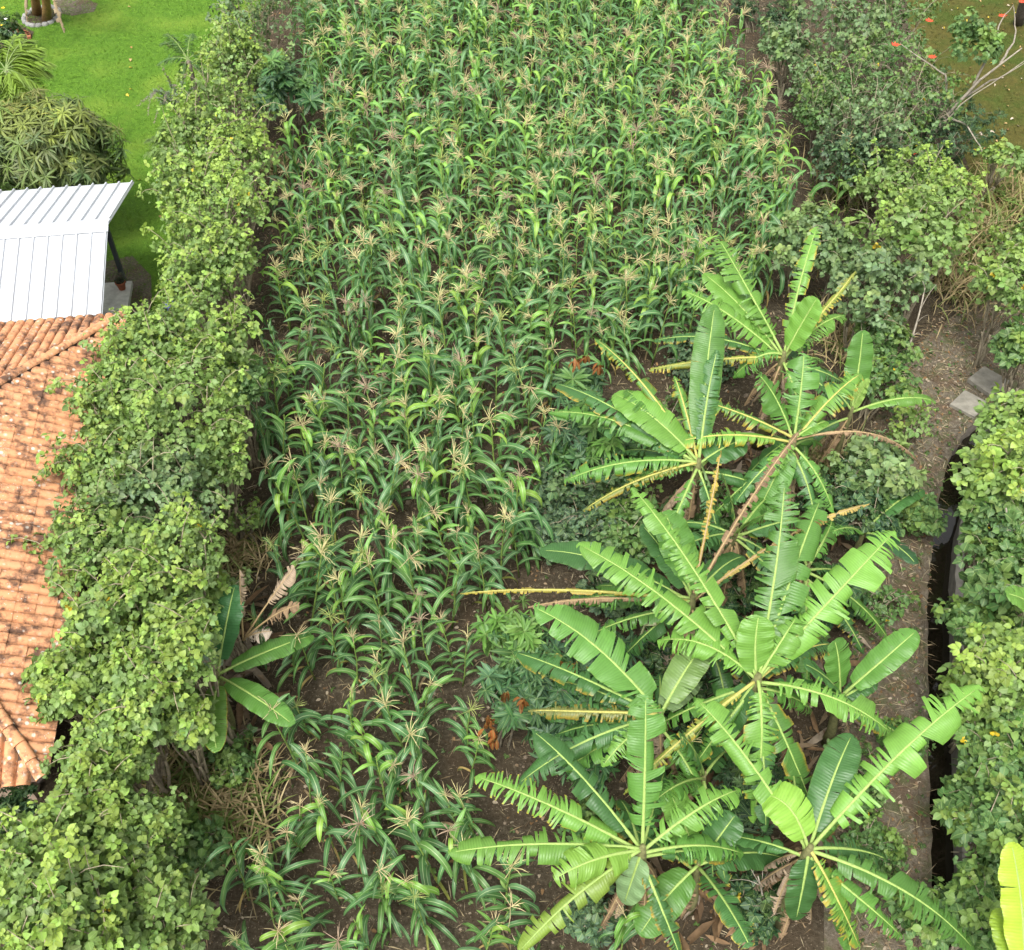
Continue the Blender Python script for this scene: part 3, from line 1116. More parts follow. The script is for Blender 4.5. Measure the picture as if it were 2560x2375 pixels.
def banana_leaf(parent, P0, P1, hw=0.27, arch=0.16, tear=0.5, tone=GREEN, edge=0.0, hang=0.5, pet=0.13, seed=0, dead=False, roll=0.0):
    r = np.random.default_rng(seed)
    d = P1 - P0
    L = float(np.linalg.norm(d))
    c = P0 + d * 0.58 + UP * arch * 1.15 * L
    N = 64
    s = np.linspace(0, 1, N)[:, None]
    Q = (1 - s) ** 2 * P0 + 2 * s * (1 - s) * c + s ** 2 * P1
    side_bend = np.cross(d, UP); side_bend = nrm(side_bend) * r.normal(0, 0.02) * L
    Q = Q + side_bend * np.sin(s * math.pi)
    tg = nrm(np.gradient(Q, axis=0))
    S = nrm(np.cross(tg, UP + 1e-3))
    Nn = np.cross(S, tg)
    ro = roll + r.normal(0, 0.12)
    S, Nn = S * math.cos(ro) + Nn * math.sin(ro), Nn * math.cos(ro) - S * math.sin(ro)
    ss = s[:, 0]
    f = np.clip((ss - pet) / (1 - pet), 0, 1)
    w = hw * np.clip(1 - np.abs(2 * f - 0.92) ** 2.6 / 1.28, 0, 1) ** 0.62
    w[ss < pet] = 0
    tcol = np.array(tone)
    ts = []
    cols = np.array([0.0, 0.22, 0.45, 0.7, 0.9, 1.0])
    for sg in (-1, 1):
        ph0, fq, ph1 = r.uniform(0, 6.28), r.uniform(5, 14), r.uniform(0, 6.28)
        i = int(np.argmax(ss >= pet))
        while i < N - 1:
            b = i + 1
            while b < N - 1 and r.random() > tear * (0.12 + 1.5 * (0.5 + 0.5 * math.sin(ss[b] * fq + ph0)) * (0.6 + 0.8 * ss[b])):
                b += 1
            torn = tear > 0.12
            g = r.uniform(0.04, 0.38) if torn else 0.03
            a0 = r.normal(0.20, 0.06)
            dr = hang * r.uniform(0.4, 1.9) if torn else hang
            if torn and r.random() < 0.12:
                dr = hang + r.uniform(0.8, 1.6)
            wl = r.uniform(0.72, 1.06) if torn else 1.0
            lag = r.normal(0, 0.18) if torn else 0.0
            if torn and b - i <= 3 and r.random() < 0.07:
                i = b
                continue
            idx = np.arange(i, b + 1)
            mid = (ss[i] + ss[b]) / 2
            P, C, Lf = [], [], []
            shade = r.uniform(0.9, 1.1)
            for q in idx:
                x, zz, prev = 0.0, 0.0, 0.0
                for t_ in cols:
                    am = a0 - dr * ((t_ + prev) / 2) ** 1.3 * 1.6
                    x += (t_ - prev) * math.cos(am); zz += (t_ - prev) * math.sin(am)
                    prev = t_
                    sq = ss[q] + (mid - ss[q]) * g * t_
                    k0 = min(max(sq * (N - 1), 0), N - 1.001)
                    k1 = int(k0); fr = k0 - k1
                    base = Q[k1] * (1 - fr) + Q[k1 + 1] * fr
                    ww = w[q] * wl
                    P.append(base + sg * S[q] * ww * x + Nn[q] * ww * zz + tg[q] * ww * t_ * (0.18 + lag) - UP * (0.02 * t_ * r.random()) + Nn[q] * ww * t_ * 0.07 * math.sin(ss[q] * 31 + ph1))
                    cc = tcol * shade
                    if edge:
                        e = np.clip((t_ - (1 - edge)) / max(edge, 0.01) + r.normal(0, 0.25), 0, 1)
                        cc = cc * (1 - e) + np.array((0.46, 0.32, 0.04)) * e
                        if t_ > 0.95 and r.random() < edge:
                            cc = np.array((0.24, 0.14, 0.06))
                    else:
                        cc = cc * (1 - 0.06 * (t_ > 0.95)) + np.array((0.02, 0.015, 0)) * (t_ > 0.95)
                    C.append(cc); Lf.append((t_ * sg, ss[q] * L * 0.5, 0))
            gq = grid(np.array(P).reshape(len(idx), len(cols), 3), np.array(C), np.array(Lf, float).reshape(len(idx), len(cols), 3))
            if sg > 0:
                gq.F = gq.F[:, ::-1]
            ts.append(gq)
            i = b
    lf = obj('leaf', join(ts), 'dry_leaf' if dead else 'banana_leaf', parent)
    rad = (0.014 if dead else 0.022) * (1 - ss) ** 0.8 + 0.004
    mc = np.array((0.27, 0.38, 0.10)) if not dead else np.array((0.36, 0.26, 0.13))
    if edge > 0.25:
        mc = np.array((0.40, 0.37, 0.10))
    rib = tube(Q[::4] - Nn[::4] * rad[::4, None] * 0.35, rad[::4], 6, mc)
    rb = T(rib.V - np.array(parent.location), rib.F, rib.C, rib.L)
    link('midrib', mesh(rb, 'midrib', 'stem'), lf)
    return lf


def banana(label, crown, zc, leaves, base=None, seed=0, r0=0.11, skirt=11, extra=6, hw=0.27, name='banana_plant', trunkcol=(0.17, 0.17, 0.07)):
    K = at(*crown, zc)
    B = np.array([K[0], K[1], 0.0]) + np.array([*rng.normal(0, 0.08, 2), 0.0]) if base is None else at(*base, 0.0)
    th = thing(name, B, label, 'banana plant', 'banana plants')
    path = np.array([B + np.array([0, 0, -0.05]), B * 0.7 + K * 0.3 + (0.03, 0, 0), B * 0.35 + K * 0.65, K - UP * 0.12, K + UP * 0.12])
    t = tube(path, [r0 * 1.25, r0 * 1.05, r0 * 0.85, r0 * 0.62, r0 * 0.3], 10, trunkcol)
    obj('pseudostem', t, 'bark', th)
    for i, lf in enumerate(leaves):
        px, py = lf[0], lf[1]
        o = lf[2] if len(lf) > 2 else {}
        b0 = K + UP * (0.05 - 0.05 * (i % 3))
        if 'from' in o:
            b0 = at(*o['from'], o.get('zf', zc - 0.1))
        P1 = solve_tip(b0, px, py, o.get('L', (1.5, 2.9)), o.get('zlo', max(0.5, zc - 1.7)), o.get('zhi', zc + 1.5), o.get('z', zc - 0.25))
        # tips drawn up the picture stand higher, those drawn down hang lower
        banana_leaf(th, b0, P1, o.get('hw', hw), o.get('arch', 0.17), o.get('tear', 0.55), o.get('tone', GREEN), o.get('edge', 0.0), o.get('hang', 0.55),
                    o.get('pet', 0.12), seed * 97 + i * 7 + 1, o.get('dead', False), o.get('roll', 0.0))
    r = np.random.default_rng(seed + 500)
    # older leaves hanging lower round the stem
    for i in range(extra):
        a = r.uniform(0, 6.28)
        L = r.uniform(0.9, 1.7)
        en = K + np.array([math.cos(a) * L, math.sin(a) * L, -r.uniform(0.5, 1.2)])
        en[2] = max(en[2], 0.3)
        banana_leaf(th, K - UP * r.uniform(0.05, 0.25), en, r.uniform(0.15, 0.22), 0.2, r.uniform(0.1, 0.8), DEEP if r.random() < 0.6 else GREEN, 0.25 if r.random() < 0.4 else 0.0, 0.8, 0.15, seed * 53 + i + 300)
    for i in range(skirt):
        a = r.uniform(0, 6.28)
        st = K - UP * r.uniform(0.15, 0.5) + np.array([math.cos(a), math.sin(a), 0]) * r0 * 0.6
        en = np.array([st[0] + math.cos(a) * r.uniform(0.2, 0.5), st[1] + math.sin(a) * r.uniform(0.2, 0.5), max(0.25, st[2] - r.uniform(0.9, 1.5))])
        banana_leaf(th, st, en, 0.13, 0.22, 0.5, BROWN if i % 2 else DUN, 0, 1.4, 0.1, seed * 31 + i + 900, True)
    return th


S0 = dict(tear=0.06, hang=0.35)          # whole blade
FR = dict(tear=0.8, hang=0.6)            # shredded fringe
YE = dict(tear=0.85, hang=1.2, edge=0.55, hw=0.17, tone=YELLOWISH, arch=0.12)
DE = dict(tear=0.97, hang=1.3, hw=0.10, tone=BROWN, dead=True, arch=0.10)
up = dict(z=9)


def o_(*ds, **kw):
    d = {}
    for q in ds:
        d.update(q)
    d.update(kw)
    return d


banana('tall banana at the far end of the clump with upright fanned leaves', (1958, 892), 2.3, [
    (1797, 597, o_(FR, tone=LIME, hw=0.33, z=3.6, arch=0.08)), (1759, 684, o_(S0, hw=0.25, z=3.1, tone=LIME, arch=0.1)), (1706, 727, o_(FR, hw=0.28, z=3.0, tone=LIME)),
    (2043, 566, o_(FR, hw=0.2, z=3.6, tone=LIME, arch=0.08, edge=0.15)), (2043, 745, o_(S0, hw=0.26, z=3.4, tone=LIME, arch=0.08, L=(1.0, 2.4))), (2112, 788, o_(FR, hw=0.26, z=3.0, tone=LIME)),
    (1832, 944, o_(FR, hw=0.26, z=1.9, arch=0.5, hang=0.9, L=(0.9, 2.0))), (1622, 925, o_(YE, z=2.1)), (1633, 852, o_(FR, z=2.3, hw=0.2, edge=0.2, tone=DEEP)),
    (2140, 676, o_(YE, z=2.9, hw=0.12))], seed=1)
banana('banana in the clump rising in front of its tallest fanned one', (1984, 1100), 2.3, [
    (2010, 883, o_(FR, tear=0.35, hw=0.34, z=3.4, arch=0.06, L=(1.1, 2.3))), (1897, 936, o_(FR, tear=0.3, hw=0.32, z=3.2, arch=0.08, L=(1.1, 2.4))), (2153, 934, o_(FR, tear=0.3, hw=0.28, z=2.9, edge=0.3, tone=LIME)),
    (2067, 1053, o_(S0, hw=0.15, z=2.4, L=(0.5, 1.2), tone=LIME)), (1913, 1195, o_(FR, hw=0.2, z=1.9, L=(0.8, 1.6), tone=LIME)), (1669, 1112, o_(FR, hw=0.24, edge=0.45, z=2.2, tone=LIME, hang=0.9)),
    (1742, 1000, o_(YE, z=2.6, hw=0.22, tone=GREEN)), (2299, 1157, o_(DE, z=1.4, arch=0.3, edge=0)), (1890, 1290, o_(S0, hw=0.27, z=1.3, tone=GREEN, L=(1.0, 2.4))), (1850, 1210, o_(S0, hw=0.26, z=1.5, tone=DEEP))], seed=2)
banana('banana with long drooping leaves reaching left over the maize', (1746, 1160), 2.1, [
    (1787, 761, o_(S0, hw=0.27, z=3.6, arch=0.04, tone=GREEN, L=(1.8, 3.3))), (1487, 846, o_(YE, z=2.9, hw=0.2, tone=GREEN)), (1385, 958, o_(FR, tear=0.4, z=2.3, hw=0.26, hang=0.9, edge=0.12, tone=DEEP)),
    (1535, 985, o_(S0, hw=0.30, z=2.5, tone=LIME)), (1371, 1031, o_(FR, z=2.1, hw=0.24, hang=0.9, tone=GREEN)), (1562, 974, o_(FR, hw=0.3, z=2.6, tone=GREEN)),
    (1410, 1203, o_(FR, z=1.7, hw=0.25, edge=0.15, hang=0.9)), (1572, 1215, o_(FR, z=1.7, hw=0.2, L=(0.8, 2))), (1495, 1070, o_(FR, tear=0.5, z=2.0, hw=0.22, tone=DEEP)),
    (1793, 875, o_(FR, z=3.2, hw=0.2, tone=DEEP, arch=0.06)), (1686, 940, o_(YE, z=2.8, tone=GREEN)), (1765, 1230, o_(S0, hw=0.3, z=1.4, arch=0.5, L=(0.7, 1.6), tone=(0.24, 0.36, 0.14))),
    (1458, 1276, o_(YE, z=1.5, hw=0.14)), (1860, 1100, o_(S0, tone=DEEP, hw=0.28, z=2.2, L=(0.8, 2)))], seed=3)
banana('largest banana of the clump with wide shredded leaves on all sides', (1893, 1699), 2.7, [
    (1580, 1218, o_(FR, z=3.9, hw=0.23, tone=LIME, arch=0.1)), (1444, 1360, o_(FR, tear=0.6, z=3.4, hw=0.30, tone=LIME, arch=0.14)), (1962, 1202, o_(FR, z=4.2, hw=0.28, tone=GREEN, arch=0.05)),
    (2052, 1246, o_(FR, tear=0.4, z=3.6, hw=0.27, tone=GREEN)), (2238, 1328, o_(FR, tear=0.5, z=3.6, hw=0.36, tone=LIME, arch=0.12)), (1897, 1538, o_(S0, hw=0.25, z=3.5, tone=LIME, arch=0.05, L=(0.7, 1.5))),
    (1990, 1545, o_(FR, tear=0.2, hw=0.28, z=3.2, tone=LIME, L=(0.8, 1.6))), (1643, 1602, o_(FR, tear=0.7, z=2.8, hw=0.26, arch=0.35, tone=LIME, L=(1.0, 2.2))), (2235, 1840, o_(FR, z=2.3, hw=0.26, tone=LIME, arch=0.28, hang=0.8)),
    (1883, 2059, o_(FR, z=1.4, hw=0.24, arch=0.35, tone=LIME, edge=0.12)), (1558, 1985, o_(YE, z=1.7, arch=0.2, hw=0.13)), (2032, 2023, o_(FR, tear=0.25, z=1.3, hw=0.24, edge=0.25, tone=GREEN)),
    (1760, 1890, o_(S0, z=1.5, tone=DEEP, hw=0.22)), (2080, 1610, o_(FR, z=2.2, tone=DEEP, hw=0.22, edge=0.3))], seed=4, r0=0.13)
banana('banana behind the largest one with yellowed and withered leaf stalks', (1730, 1500), 2.2, [
    (1605, 1312, o_(S0, hw=0.25, z=2.9, tone=DEEP, arch=0.06, L=(0.8, 2.4))), (1660, 1278, o_(S0, hw=0.28, z=3.1, tone=GREEN, arch=0.06, L=(0.8, 2.5))), (1349, 1376, o_(S0, hw=0.27, z=2.5, tone=DEEP)),
    (1410, 1508, o_(FR, z=1.9, hw=0.22, hang=0.9, tone=GREEN)), (1150, 1484, o_(YE, z=2.0, L=(2, 3.4), hw=0.07, tone=(0.34, 0.30, 0.05))), (1320, 1517, o_(DE, z=2.0, hw=0.1)),
    (1803, 1126, o_(DE, z=3.5, tone=(0.46, 0.36, 0.08), hw=0.08, L=(1.5, 3))), (2006, 1070, o_(DE, z=3.9, hw=0.10, L=(2, 3.6))), (2173, 1259, o_(DE, z=3.6, hw=0.09, L=(1.8, 3.4), tone=(0.42, 0.32, 0.10))),
    (1560, 1640, o_(FR, tear=0.35, z=1.5, tone=DEEP, hw=0.2)), (1860, 1390, o_(S0, z=2.5, tone=DEEP, hw=0.22))], seed=5)
banana('banana with one broad untorn leaf pointing left above the red-leaved saplings', (1650, 1790), 2.2, [
    (1333, 1517, o_(S0, tear=0.22, hw=0.34, z=2.9, tone=GREEN, arch=0.12, L=(1.8, 3.2), pet=0.05)), (1284, 1630, o_(FR, tear=0.3, z=1.9, hw=0.23, tone=DEEP, edge=0.15)), (1361, 1790, o_(FR, tear=0.5, z=1.6, hw=0.2, tone=DEEP)),
    (1321, 1776, o_(YE, z=1.9, hw=0.17, tone=(0.20, 0.22, 0.06), hang=1.3)), (1289, 1965, o_(FR, tear=0.45, z=1.6, hw=0.22, tone=DEEP)), (1505, 1917, o_(FR, z=2.3, hw=0.18, arch=0.4, tone=LIME, L=(0.8, 1.8))),
    (1770, 1600, o_(S0, z=2.6, tone=(0.20, 0.33, 0.09), hw=0.24, L=(0.8, 2))), (1740, 1700, o_(S0, z=1.8, hw=0.2, L=(0.5, 1.4), tone=(0.22, 0.33, 0.14)))], seed=6)
banana('near banana with one long straight upright leaf and fringed leaves leftwards', (1605, 2125), 2.2, [
    (1614, 1736, o_(FR, tear=0.38, hw=0.29, z=3.8, arch=0.05, tone=GREEN, L=(1.4, 2.8))), (1329, 1825, o_(FR, tear=0.5, z=2.9, hw=0.25, tone=DEEP)), (1188, 1941, o_(FR, tear=0.85, z=2.5, hw=0.24, tone=LIME, edge=0.1)),
    (1120, 2132, o_(FR, tear=0.6, z=2.2, hw=0.25, tone=LIME, arch=0.1)), (1385, 2198, o_(FR, tear=0.2, z=2.4, hw=0.28, tone=(0.215, 0.40, 0.055), L=(0.9, 1.8), arch=0.2)), (1851, 1973, o_(FR, tear=0.75, z=2.3, hw=0.24, tone=LIME, arch=0.25)),
    (1293, 2385, o_(FR, tear=0.3, z=1.6, hw=0.24, tone=(0.22, 0.33, 0.05), hang=0.9)), (1560, 2260, o_(S0, z=1.3, L=(0.6, 1.4), hw=0.2, tone=(0.2, 0.32, 0.14)))], seed=7)
banana('near banana beside the channel with a broad leaf crossing over the water', (2023, 2125), 2.2, [
    (2452, 1715, o_(FR, tear=0.45, z=3.2, hw=0.36, tone=LIME, arch=0.12, L=(2, 3.2))), (1912, 1987, o_(S0, z=2.5, hw=0.28, tone=(0.215, 0.40, 0.055), arch=0.5, L=(0.7, 1.5))), (1738, 1746, o_(FR, tear=0.6, z=2.9, hw=0.24, tone=LIME, L=(1.6, 2.9))),
    (2150, 2372, o_(FR, tear=0.7, z=1.3, hw=0.22, edge=0.4, tone=LIME)), (2440, 2380, o_(FR, z=1.2, hw=0.24, arch=0.25, tone=GREEN)), (2130, 1836, o_(S0, z=2.6, hw=0.24, tone=DEEP)),
    (2220, 2150, o_(FR, z=1.4, hw=0.2, tone=DEEP)), (1990, 2300, o_(S0, z=1.2, hw=0.2, tone=DEEP, L=(0.6, 1.4)))], seed=8)
banana('young low banana with smooth dark leaves between the two near ones', (1745, 2165), 1.3, [
    (1598, 2338, o_(S0, hw=0.26, z=1.0, tone=GREEN, L=(0.9, 2))), (1666, 1969, o_(S0, hw=0.22, z=2.2, tone=LIME, L=(0.9, 2))), (1839, 2037, o_(S0, hw=0.23, z=1.7, tone=DEEP, L=(0.6, 1.6))),
    (1965, 2148, o_(S0, hw=0.24, z=1.3, tone=DEEP)), (1875, 2367, o_(S0, tear=0.25, hw=0.22, z=0.8, tone=DEEP, edge=0.12)), (1720, 2090, o_(S0, hw=0.15, z=1.7, L=(0.3, 1), tone=GREEN))], seed=9, r0=0.07, skirt=2, extra=1)
banana('slim banana beside the earth path with one upright smooth leaf', (2128, 1030), 1.7, [
    (2157, 826, o_(S0, hw=0.24, z=3.0, arch=0.04, L=(1.1, 2.4))), (2340, 1005, o_(FR, tear=0.3, hw=0.16, z=1.9, tone=LIME, arch=0.25)), (2175, 950, o_(S0, hw=0.12, z=2.4, L=(0.5, 1.2), tone=(0.32, 0.5, 0.12))),
    (2060, 960, o_(S0, hw=0.2, z=2.0, tone=DEEP, L=(0.5, 1.5)))], seed=10, r0=0.07, skirt=3, extra=1)
banana('small banana by the path edge with two broad upright leaves', (2100, 1745), 1.4, [
    (2291, 1577, o_(S0, tear=0.12, hw=0.22, z=2.1, tone=GREEN, L=(1.0, 2.2))), (2086, 1600, o_(S0, hw=0.24, z=2.3, tone=GREEN, L=(0.7, 1.8))), (2190, 1700, o_(S0, hw=0.15, z=1.4, tone=DEEP, L=(0.4, 1.2))),
    (2010, 1660, o_(S0, hw=0.2, z=1.8, tone=DEEP))], seed=11, r0=0.07, skirt=2, extra=1)
banana('dark low banana hidden among round-leaved shrubs by the path', (2160, 1330), 1.0, [
    (2310, 1225, o_(S0, hw=0.17, z=1.5, tone=DEEP)), (2290, 1410, o_(S0, hw=0.17, z=0.7, tone=(0.04, 0.11, 0.04))), (2080, 1330, o_(FR, hw=0.17, z=1.2, tone=GREEN))], seed=12, r0=0.06, skirt=0, extra=1)
banana('lone banana at the hedge foot with brown withered leaves', (545, 1690), 1.5, [
    (783, 1588, o_(S0, hw=0.19, z=1.6, tone=GREEN, arch=0.12)), (733, 1812, o_(S0, hw=0.20, z=0.9, tone=GREEN)), (542, 1880, o_(S0, tear=0.1, hw=0.19, z=0.9, tone=LIME, edge=0.08)), (588, 1462, o_(S0, hw=0.23, z=2.4, tone=(0.05, 0.15, 0.05), L=(1, 2.2))),
    (517, 1594, o_(S0, hw=0.2, z=1.9, tone=(0.20, 0.30, 0.18), L=(0.4, 1.2), arch=0.3)), (487, 1660, o_(S0, hw=0.15, z=1.6, tone=DEEP, L=(0.3, 1))),
    (736, 1418, o_(DE, tear=0.4, hw=0.17, z=2.4, hang=0.8, tone=DUN, pet=0.45, **{'from': (607, 1600), 'zf': 1.5})), (748, 1512, o_(DE, tear=0.4, hw=0.15, z=1.9, hang=0.8, tone=BROWN, pet=0.4, **{'from': (607, 1600), 'zf': 1.5})),
    (600, 1425, o_(DE, tear=0.4, hw=0.14, z=2.3, hang=1.0, tone=DUN, pet=0.3, **{'from': (607, 1600), 'zf': 1.5})), (680, 1580, o_(DE, tear=0.3, hw=0.16, z=1.7, hang=0.7, tone=(0.5, 0.42, 0.33), L=(0.4, 1.2), arch=0.3, **{'from': (607, 1600), 'zf': 1.5}))], seed=13, r0=0.08, skirt=2, extra=1)
banana('banana at the bottom corner beyond the channel with yellow-green upright leaves', (2560, 2480), 1.9, [
    (2528, 2105, o_(S0, hw=0.24, z=3.0, tone=(0.34, 0.47, 0.04), arch=0.04, L=(1.2, 2.6))), (2500, 2270, o_(S0, hw=0.2, z=2.2, tone=(0.28, 0.42, 0.04), L=(0.7, 2))), (2700, 2300, o_(FR, z=2.0))], seed=14, r0=0.1, skirt=0, extra=1)
banana('banana at the edge beyond the channel showing one pale leaf', (2660, 1600), 1.8, [
    (2515, 1483, o_(S0, hw=0.22, z=2.3, tone=LIME)), (2720, 1440, o_(FR, z=2.6))], seed=15, r0=0.1, skirt=0, extra=1)

banana('banana hidden behind the largest one, mostly torn dark leaves', (1840, 1330), 1.9, [(1800, 1180, o_(FR, tone=DEEP, z=2.6, hw=0.22)), (1940, 1290, o_(FR, tone=GREEN, z=2.2, hw=0.2)), (1700, 1370, o_(FR, tone=DEEP, z=1.6, hw=0.22))], seed=16, r0=0.08, skirt=8, extra=6)
banana('low banana in the shade between the two near ones and the largest', (1760, 1940), 1.5, [(1700, 1840, o_(FR, tear=0.4, tone=DEEP, z=1.8, hw=0.2)), (1860, 1860, o_(FR, tear=0.4, tone=DEEP, z=1.6, hw=0.2)), (1640, 2000, o_(FR, tone=GREEN, z=1.2, hw=0.2))], seed=17, r0=0.07, skirt=6, extra=5)
banana('low banana in the shade behind the small path banana', (2020, 1420), 1.5, [(2080, 1300, o_(FR, tear=0.4, tone=GREEN, z=1.8, hw=0.2)), (1960, 1350, o_(FR, tone=DEEP, z=1.6, hw=0.2)), (2120, 1440, o_(FR, tone=DEEP, z=1.1, hw=0.2))], seed=18, r0=0.07, skirt=6, extra=5)
# banana flower stalk hanging between the leaves
ft = [at(1640, 1560, 1.9), at(1612, 1562, 1.75), at(1602, 1590, 1.45), at(1598, 1612, 1.2)]
bf = thing('banana_blossom', ft[0], 'purple banana blossom hanging on a curved stalk among the leaves', 'banana flower')
obj('stalk', tube(ft, [0.025, 0.022, 0.02, 0.02], 7, (0.25, 0.27, 0.14)), 'stem', bf)
e = ft[-1]
obj('bud', tube([e + UP * 0.02, e - UP * 0.06, e - UP * 0.14, e - UP * 0.22], [0.02, 0.06, 0.055, 0.008], 9, (0.17, 0.035, 0.05)), 'petal', bf)

# ------------------------------------------------------------------ hedge along the plot
ORD = ['first', 'second', 'third', 'fourth', 'fifth', 'sixth', 'seventh', 'eighth', 'ninth', 'tenth', 'eleventh', 'twelfth', 'thirteenth', 'fourteenth', 'fifteenth', 'sixteenth',
       'seventeenth', 'eighteenth', 'nineteenth', 'twentieth', 'twenty-first', 'twenty-second', 'twenty-third', 'twenty-fourth', 'twenty-fifth', 'twenty-sixth', 'twenty-seventh', 'twenty-eighth', 'twenty-ninth', 'thirtieth', 'thirty-first']
HEDGE = [(640, 30, 2.0, 125, 'grey', 0.22), (585, 150, 2.2, 105, 'hedge', 0.42), (640, 190, 1.6, 80, 'grey', 0.2), (565, 285, 2.4, 110, 'hedge', 0.5), (505, 365, 2.3, 110, 'hedge', 0.55), (590, 390, 2.2, 95, 'hedge', 0.4),
         (475, 460, 2.3, 95, 'hedge', 0.55), (575, 500, 2.4, 105, 'hedge', 0.5), (510, 600, 2.4, 105, 'hedge', 0.45), (560, 660, 2.2, 95, 'hedge', 0.42), (490, 720, 2.0, 95, 'hedge', 0.42),
         (512, 850, 2.6, 122, 'hedge', 0.40), (370, 890, 2.7, 125, 'hedge', 0.32), (585, 960, 2.0, 70, 'mid', 0.25), (300, 1010, 2.7, 105, 'hedge', 0.32), (460, 1040, 2.9, 150, 'hedge', 0.34), (540, 1130, 2.4, 85, 'hedge', 0.30),
         (270, 1180, 2.7, 120, 'hedge', 0.34), (420, 1230, 2.6, 130, 'grey', 0.25), (240, 1370, 2.7, 130, 'hedge', 0.36), (420, 1420, 2.9, 140, 'hedge', 0.42), (520, 1500, 2.0, 70, 'hedge', 0.35),
         (300, 1560, 2.8, 140, 'hedge', 0.40), (440, 1630, 2.9, 120, 'hedge', 0.50), (180, 1700, 2.7, 105, 'hedge', 0.42), (340, 1760, 2.7, 130, 'hedge', 0.46), (450, 1800, 2.2, 75, 'hedge', 0.5),
         (280, 1885, 2.5, 95, 'hedge', 0.34), (240, 2020, 2.4, 125, 'hedge', 0.38), (100, 2165, 2.8, 150, 'hedge', 0.45), (330, 2110, 2.2, 130, 'hedge', 0.30)]
for i, (px, py, z, rp, pal, yg) in enumerate(HEDGE):
    what = {'grey': 'grey-green', 'mid': 'plain green'}.get(pal, 'yellow-tipped' if yg >= 0.42 else 'light green')
    plant('hedge_shrub', f'{what} leafy hedge shrub, {ORD[i]} from the far end of the house-side hedge', 'shrub', px, py, z, rp, n=960 if py > 750 else 740, pal=pal, size=0.082,
          nobj=300 if py > 1500 else 200 if py > 750 else 110, young=yg, seed=i, group='house-side hedge shrubs', clumps=19, flat=1.0, stems=8, bark=(0.33, 0.28, 0.19))
for i, (px, py, z, rp, lab) in enumerate([(150, 2320, 3.0, 170, 'broad light green shrub filling the bottom left corner'), (380, 2300, 2.2, 140, 'dark green lower shrub beside the corner shrub at the bottom edge')]):
    plant('hedge_shrub', lab, 'shrub', px, py, z, rp, n=1250, pal='hedge', size=0.084, nobj=300, young=0.45 - 0.2 * i, seed=60 + i, group='house-side hedge shrubs', clumps=20, flat=1.0, bark=(0.33, 0.28, 0.19))

